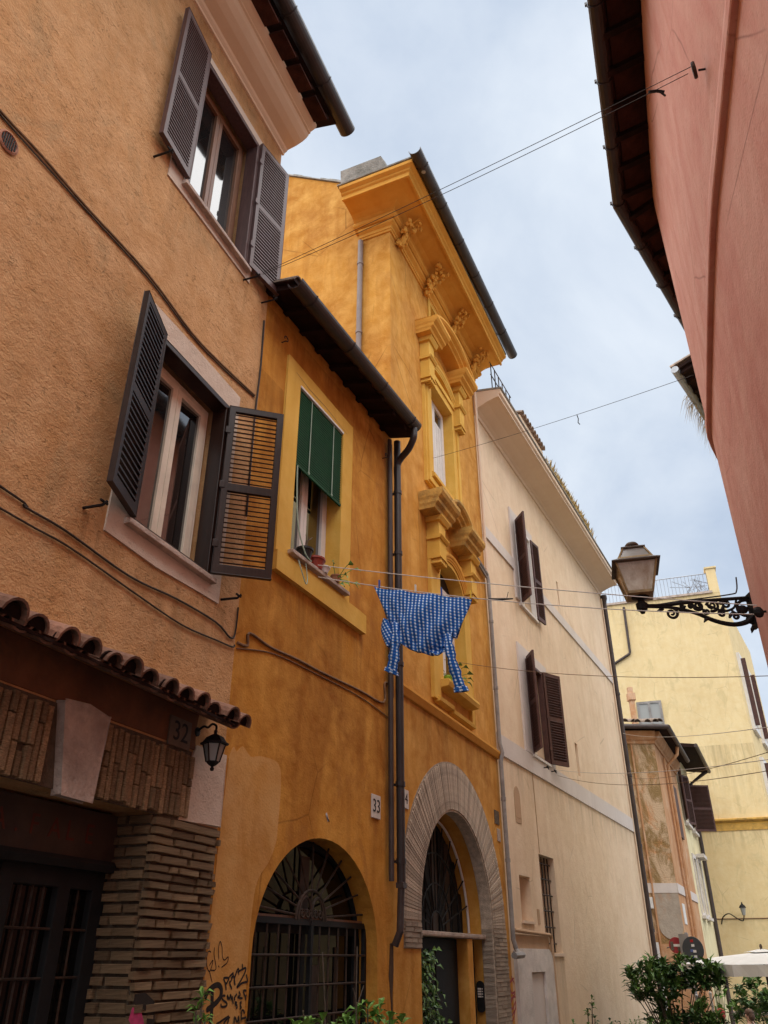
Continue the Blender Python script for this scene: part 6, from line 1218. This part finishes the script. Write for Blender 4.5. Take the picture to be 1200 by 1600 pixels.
sb = sign('round_sign', (8.34, 24.6, 1.83), 'sign_back', 'dark round sign with pale stickers beside the red no entry sign', -38)
sb.scale = (1.45, 1.0, 1.55)
for i, (x, z, m_) in enumerate(((0.0, 0.13, 'sign_no_entry'), (0.01, 0.06, 'plastic_white'), (-0.02, -0.02, 'blue_mark'), (0.03, -0.03, 'plastic_white'), (0.0, -0.12, 'blue_mark'), (0.03, -0.11, 'plastic_white'))): g = G(); g.box(x-.028, x+.028, 0.012, 0.014+0.001*i, z-.02, z+.02); part('sticker', g, m_, sb)
g = G(); g.box(-0.24, -0.06, -0.05, -0.012, -0.6, 0.24); part('backing', g, 'grey_pipe', sb); g = G(); g.tube([(-0.1, 0.06, -1.9), (-0.1, 0.06, 0.26)], 0.03, 8); part('post', g, 'zinc', sb)
def person(loc, rz, cloth_m, hair_m, label):
    me = bpy.data.meshes.new('body'); J = {'p': (0, 0, .46), 'c': (0, -.02, .72), 's': (0, -.03, .92), 'n': (0, -.035, 1.02), 'h0': (0, -.045, 1.09), 'h1': (0, -.05, 1.17), 'h2': (0, -.04, 1.255)}
    vs = [J['p'], J['c'], J['s'], J['n'], J['h0'], J['h1'], J['h2']]; rad = [.15, .14, .15, .055, .075, .088, .06]; ed = [(i, i+1) for i in range(6)]
    for sx in (-1, 1):
        o_ = len(vs); vs += [(sx*.17, -.02, .93), (sx*.23, -.05, .68), (sx*.15, -.28, .60), (sx*.12, -.36, .61)]; rad += [.062, .048, .038, .032]; ed += [(2, o_), (o_, o_+1), (o_+1, o_+2), (o_+2, o_+3)]
        for fi, fx in enumerate((-.03, -.01, .01, .03)): q = len(vs); vs += [(sx*.12+fx, -.43+.008*abs(fi-1.5), .60)]; rad += [.010]; ed += [(o_+3, q)]
        q = len(vs); vs += [(sx*.08, -.39, .62)]; rad += [.011]; ed += [(o_+3, q)]
        o_ = len(vs); vs += [(sx*.10, -.02, .45), (sx*.12, -.44, .47), (sx*.12, -.42, .10), (sx*.12, -.52, .04)]; rad += [.09, .07, .05, .04]; ed += [(0, o_), (o_, o_+1), (o_+1, o_+2), (o_+2, o_+3)]
    me.from_pydata(vs, ed, []); me.update(); o = bpy.data.objects.new('body', me); COL.objects.link(o)
    md = o.modifiers.new('skin', 'SKIN'); o.modifiers.new('sub', 'SUBSURF').levels = 1; o.modifiers['sub'].render_levels = 1
    for i, r in enumerate(rad): me.skin_vertices[0].data[i].radius = (r, r)
    me.skin_vertices[0].data[0].use_root = True
    bpy.context.view_layer.update(); nm = bpy.data.meshes.new_from_object(o.evaluated_get(bpy.context.evaluated_depsgraph_get())); bpy.data.objects.remove(o)
    t = thing('person', label, 'person', Matrix.Translation(loc) @ Matrix.Rotation(R(rz), 4, 'Z'))
    nm.name = 'body'; nm.materials.clear(); nm.materials.append(M[cloth_m]); nm.materials.append(M['skin'])
    for p in nm.polygons: c = p.center; p.material_index = 1 if c.z > 1.0 or (c.y < -.30 and c.z > .55) else 0; p.use_smooth = True
    link('body', nm, None, t)
    g = G(); g.ball((0, -.025, 1.22), .098, .108, .085, 12, 8); g.ball((0, .03, 1.15), .085, .06, .10, 10, 6); part('hair', g, hair_m, t, smooth=True)
    g = G(); g.ball((0, -.145, 1.155), .014, .022, .022, 6, 5)
    for sx in (-1, 1): g.ball((sx*.097, -.045, 1.16), .012, .022, .03, 6, 5)
    part('nose_and_ears', g, 'skin', t)
    g = G(); [g.ball((sx*.033, -.132, 1.18), .011, .006, .007, 6, 5) for sx in (-1, 1)]; part('eyes', g, 'ink', t); g = G(); g.ball((0, -.132, 1.105), .024, .006, .006, 6, 5); part('mouth', g, 'cloth_red', t)
    return t
def chair(loc, rz, label):
    t = thing('cafe_chair', label, 'chair', Matrix.Translation(loc) @ Matrix.Rotation(R(rz), 4, 'Z'))
    g = G(); g.box(-.21, .21, -.2, .22, .28, .315); part('seat', g, 'window_oak', t); g = G(); g.box(-.21, .21, -.21, -.18, .55, .80); part('backrest', g, 'window_oak', t)
    for sx in (-.19, .19):
        for y_ in (-.2, .19): g = G(); g.tube([(sx, y_, 0), (sx, y_, .80 if y_ > 0 else .29)], .015, 6); part('leg', g, 'window_oak', t)
for (x, y, rz, cm, hm, lb, lc) in ((7.86, 22.0, 160, 'cloth_teal', 'cloth_red', 'seated person with a red cap under the parasol', 'wooden cafe chair under the person with the red cap'), (8.62, 22.2, 205, 'cloth_teal', 'hair_brown', 'seated person with brown hair right of the red cap', 'wooden cafe chair under the brown haired person')):
    person((x, y, gz(y)-.06), rz, cm, hm, lb); chair((x, y, gz(y)), rz, lc)
bush('far_bush', 'dark bush in front of the yellow block under the parasol', (12.6, 31.0, gz(31)), blob(90, 1.1, .8, .4, 2.3), 0.30, 0.13, 11, ('leaf_dark', 'leaf_mid'))
tb_ = bush('vine_plant', 'thin vine climbing the foot of the yellow block', (11.2, 31.5, gz(31.5)), [(0, 0, 2.3), (.1, 0, 2.0), (-.3, 0, 1.9), (.3, 0, 1.7), (-.1, 0, 1.6), (.4, 0, 1.3), (.1, 0, 1.2), (-.2, 0, .9)], 0.30, 0.22, 5, ('leaf_mid', 'leaf_bright'))
bush('agave_plant', 'spiky grey green plant at the lower right corner', (8.05, 19.5, gz(19.5)), [(0, 0, .75), (.3, .2, .7), (-.25, .1, .62)], 0.55, 0.075, 15, ('leaf_mid', 'leaf_dark'), stems=True)
for (x, y, h) in ((6.52, 19.5, 1.45), (6.85, 19.6, 1.5)):
    g = G(); g.tube([(0, 0, 0), (0, 0, h)], 0.028, 8); [g.lathe([(.03, 0), (.038, 0), (.038, .05), (.03, .05)], (0, 0, z), 8) for z in (.3, .7, 1.1)]; g.ball((0, 0, h), .035, .035, .04)
    solo('slim_post', g, 'zinc' if x < 6.6 else 'white_paint', 'slim grey metal post behind the laurel tree' if x < 6.6 else 'slim white post right of the grey post behind the laurel', 'post', Matrix.Translation((x, y, gz(y))))

GROUPS = {'clothes_peg': 'pegs on the checked shirt', 'washing_line': 'washing lines over the lane', 'overhead_wire': 'overhead wires', 'wall_cable': 'cables on the house fronts', 'flower_pot': 'pots on the window sills',
          'house_number_plate': 'house number plates', 'person': 'people seated under the parasol', 'cafe_chair': 'cafe chairs', 'slim_post': 'slim posts behind the laurel', 'graffiti': 'spray paint writing'}
for o in bpy.data.objects:
    if o.parent is None and o.name.split('.')[0] in GROUPS and 'label' in o: o['group'] = GROUPS[o.name.split('.')[0]]
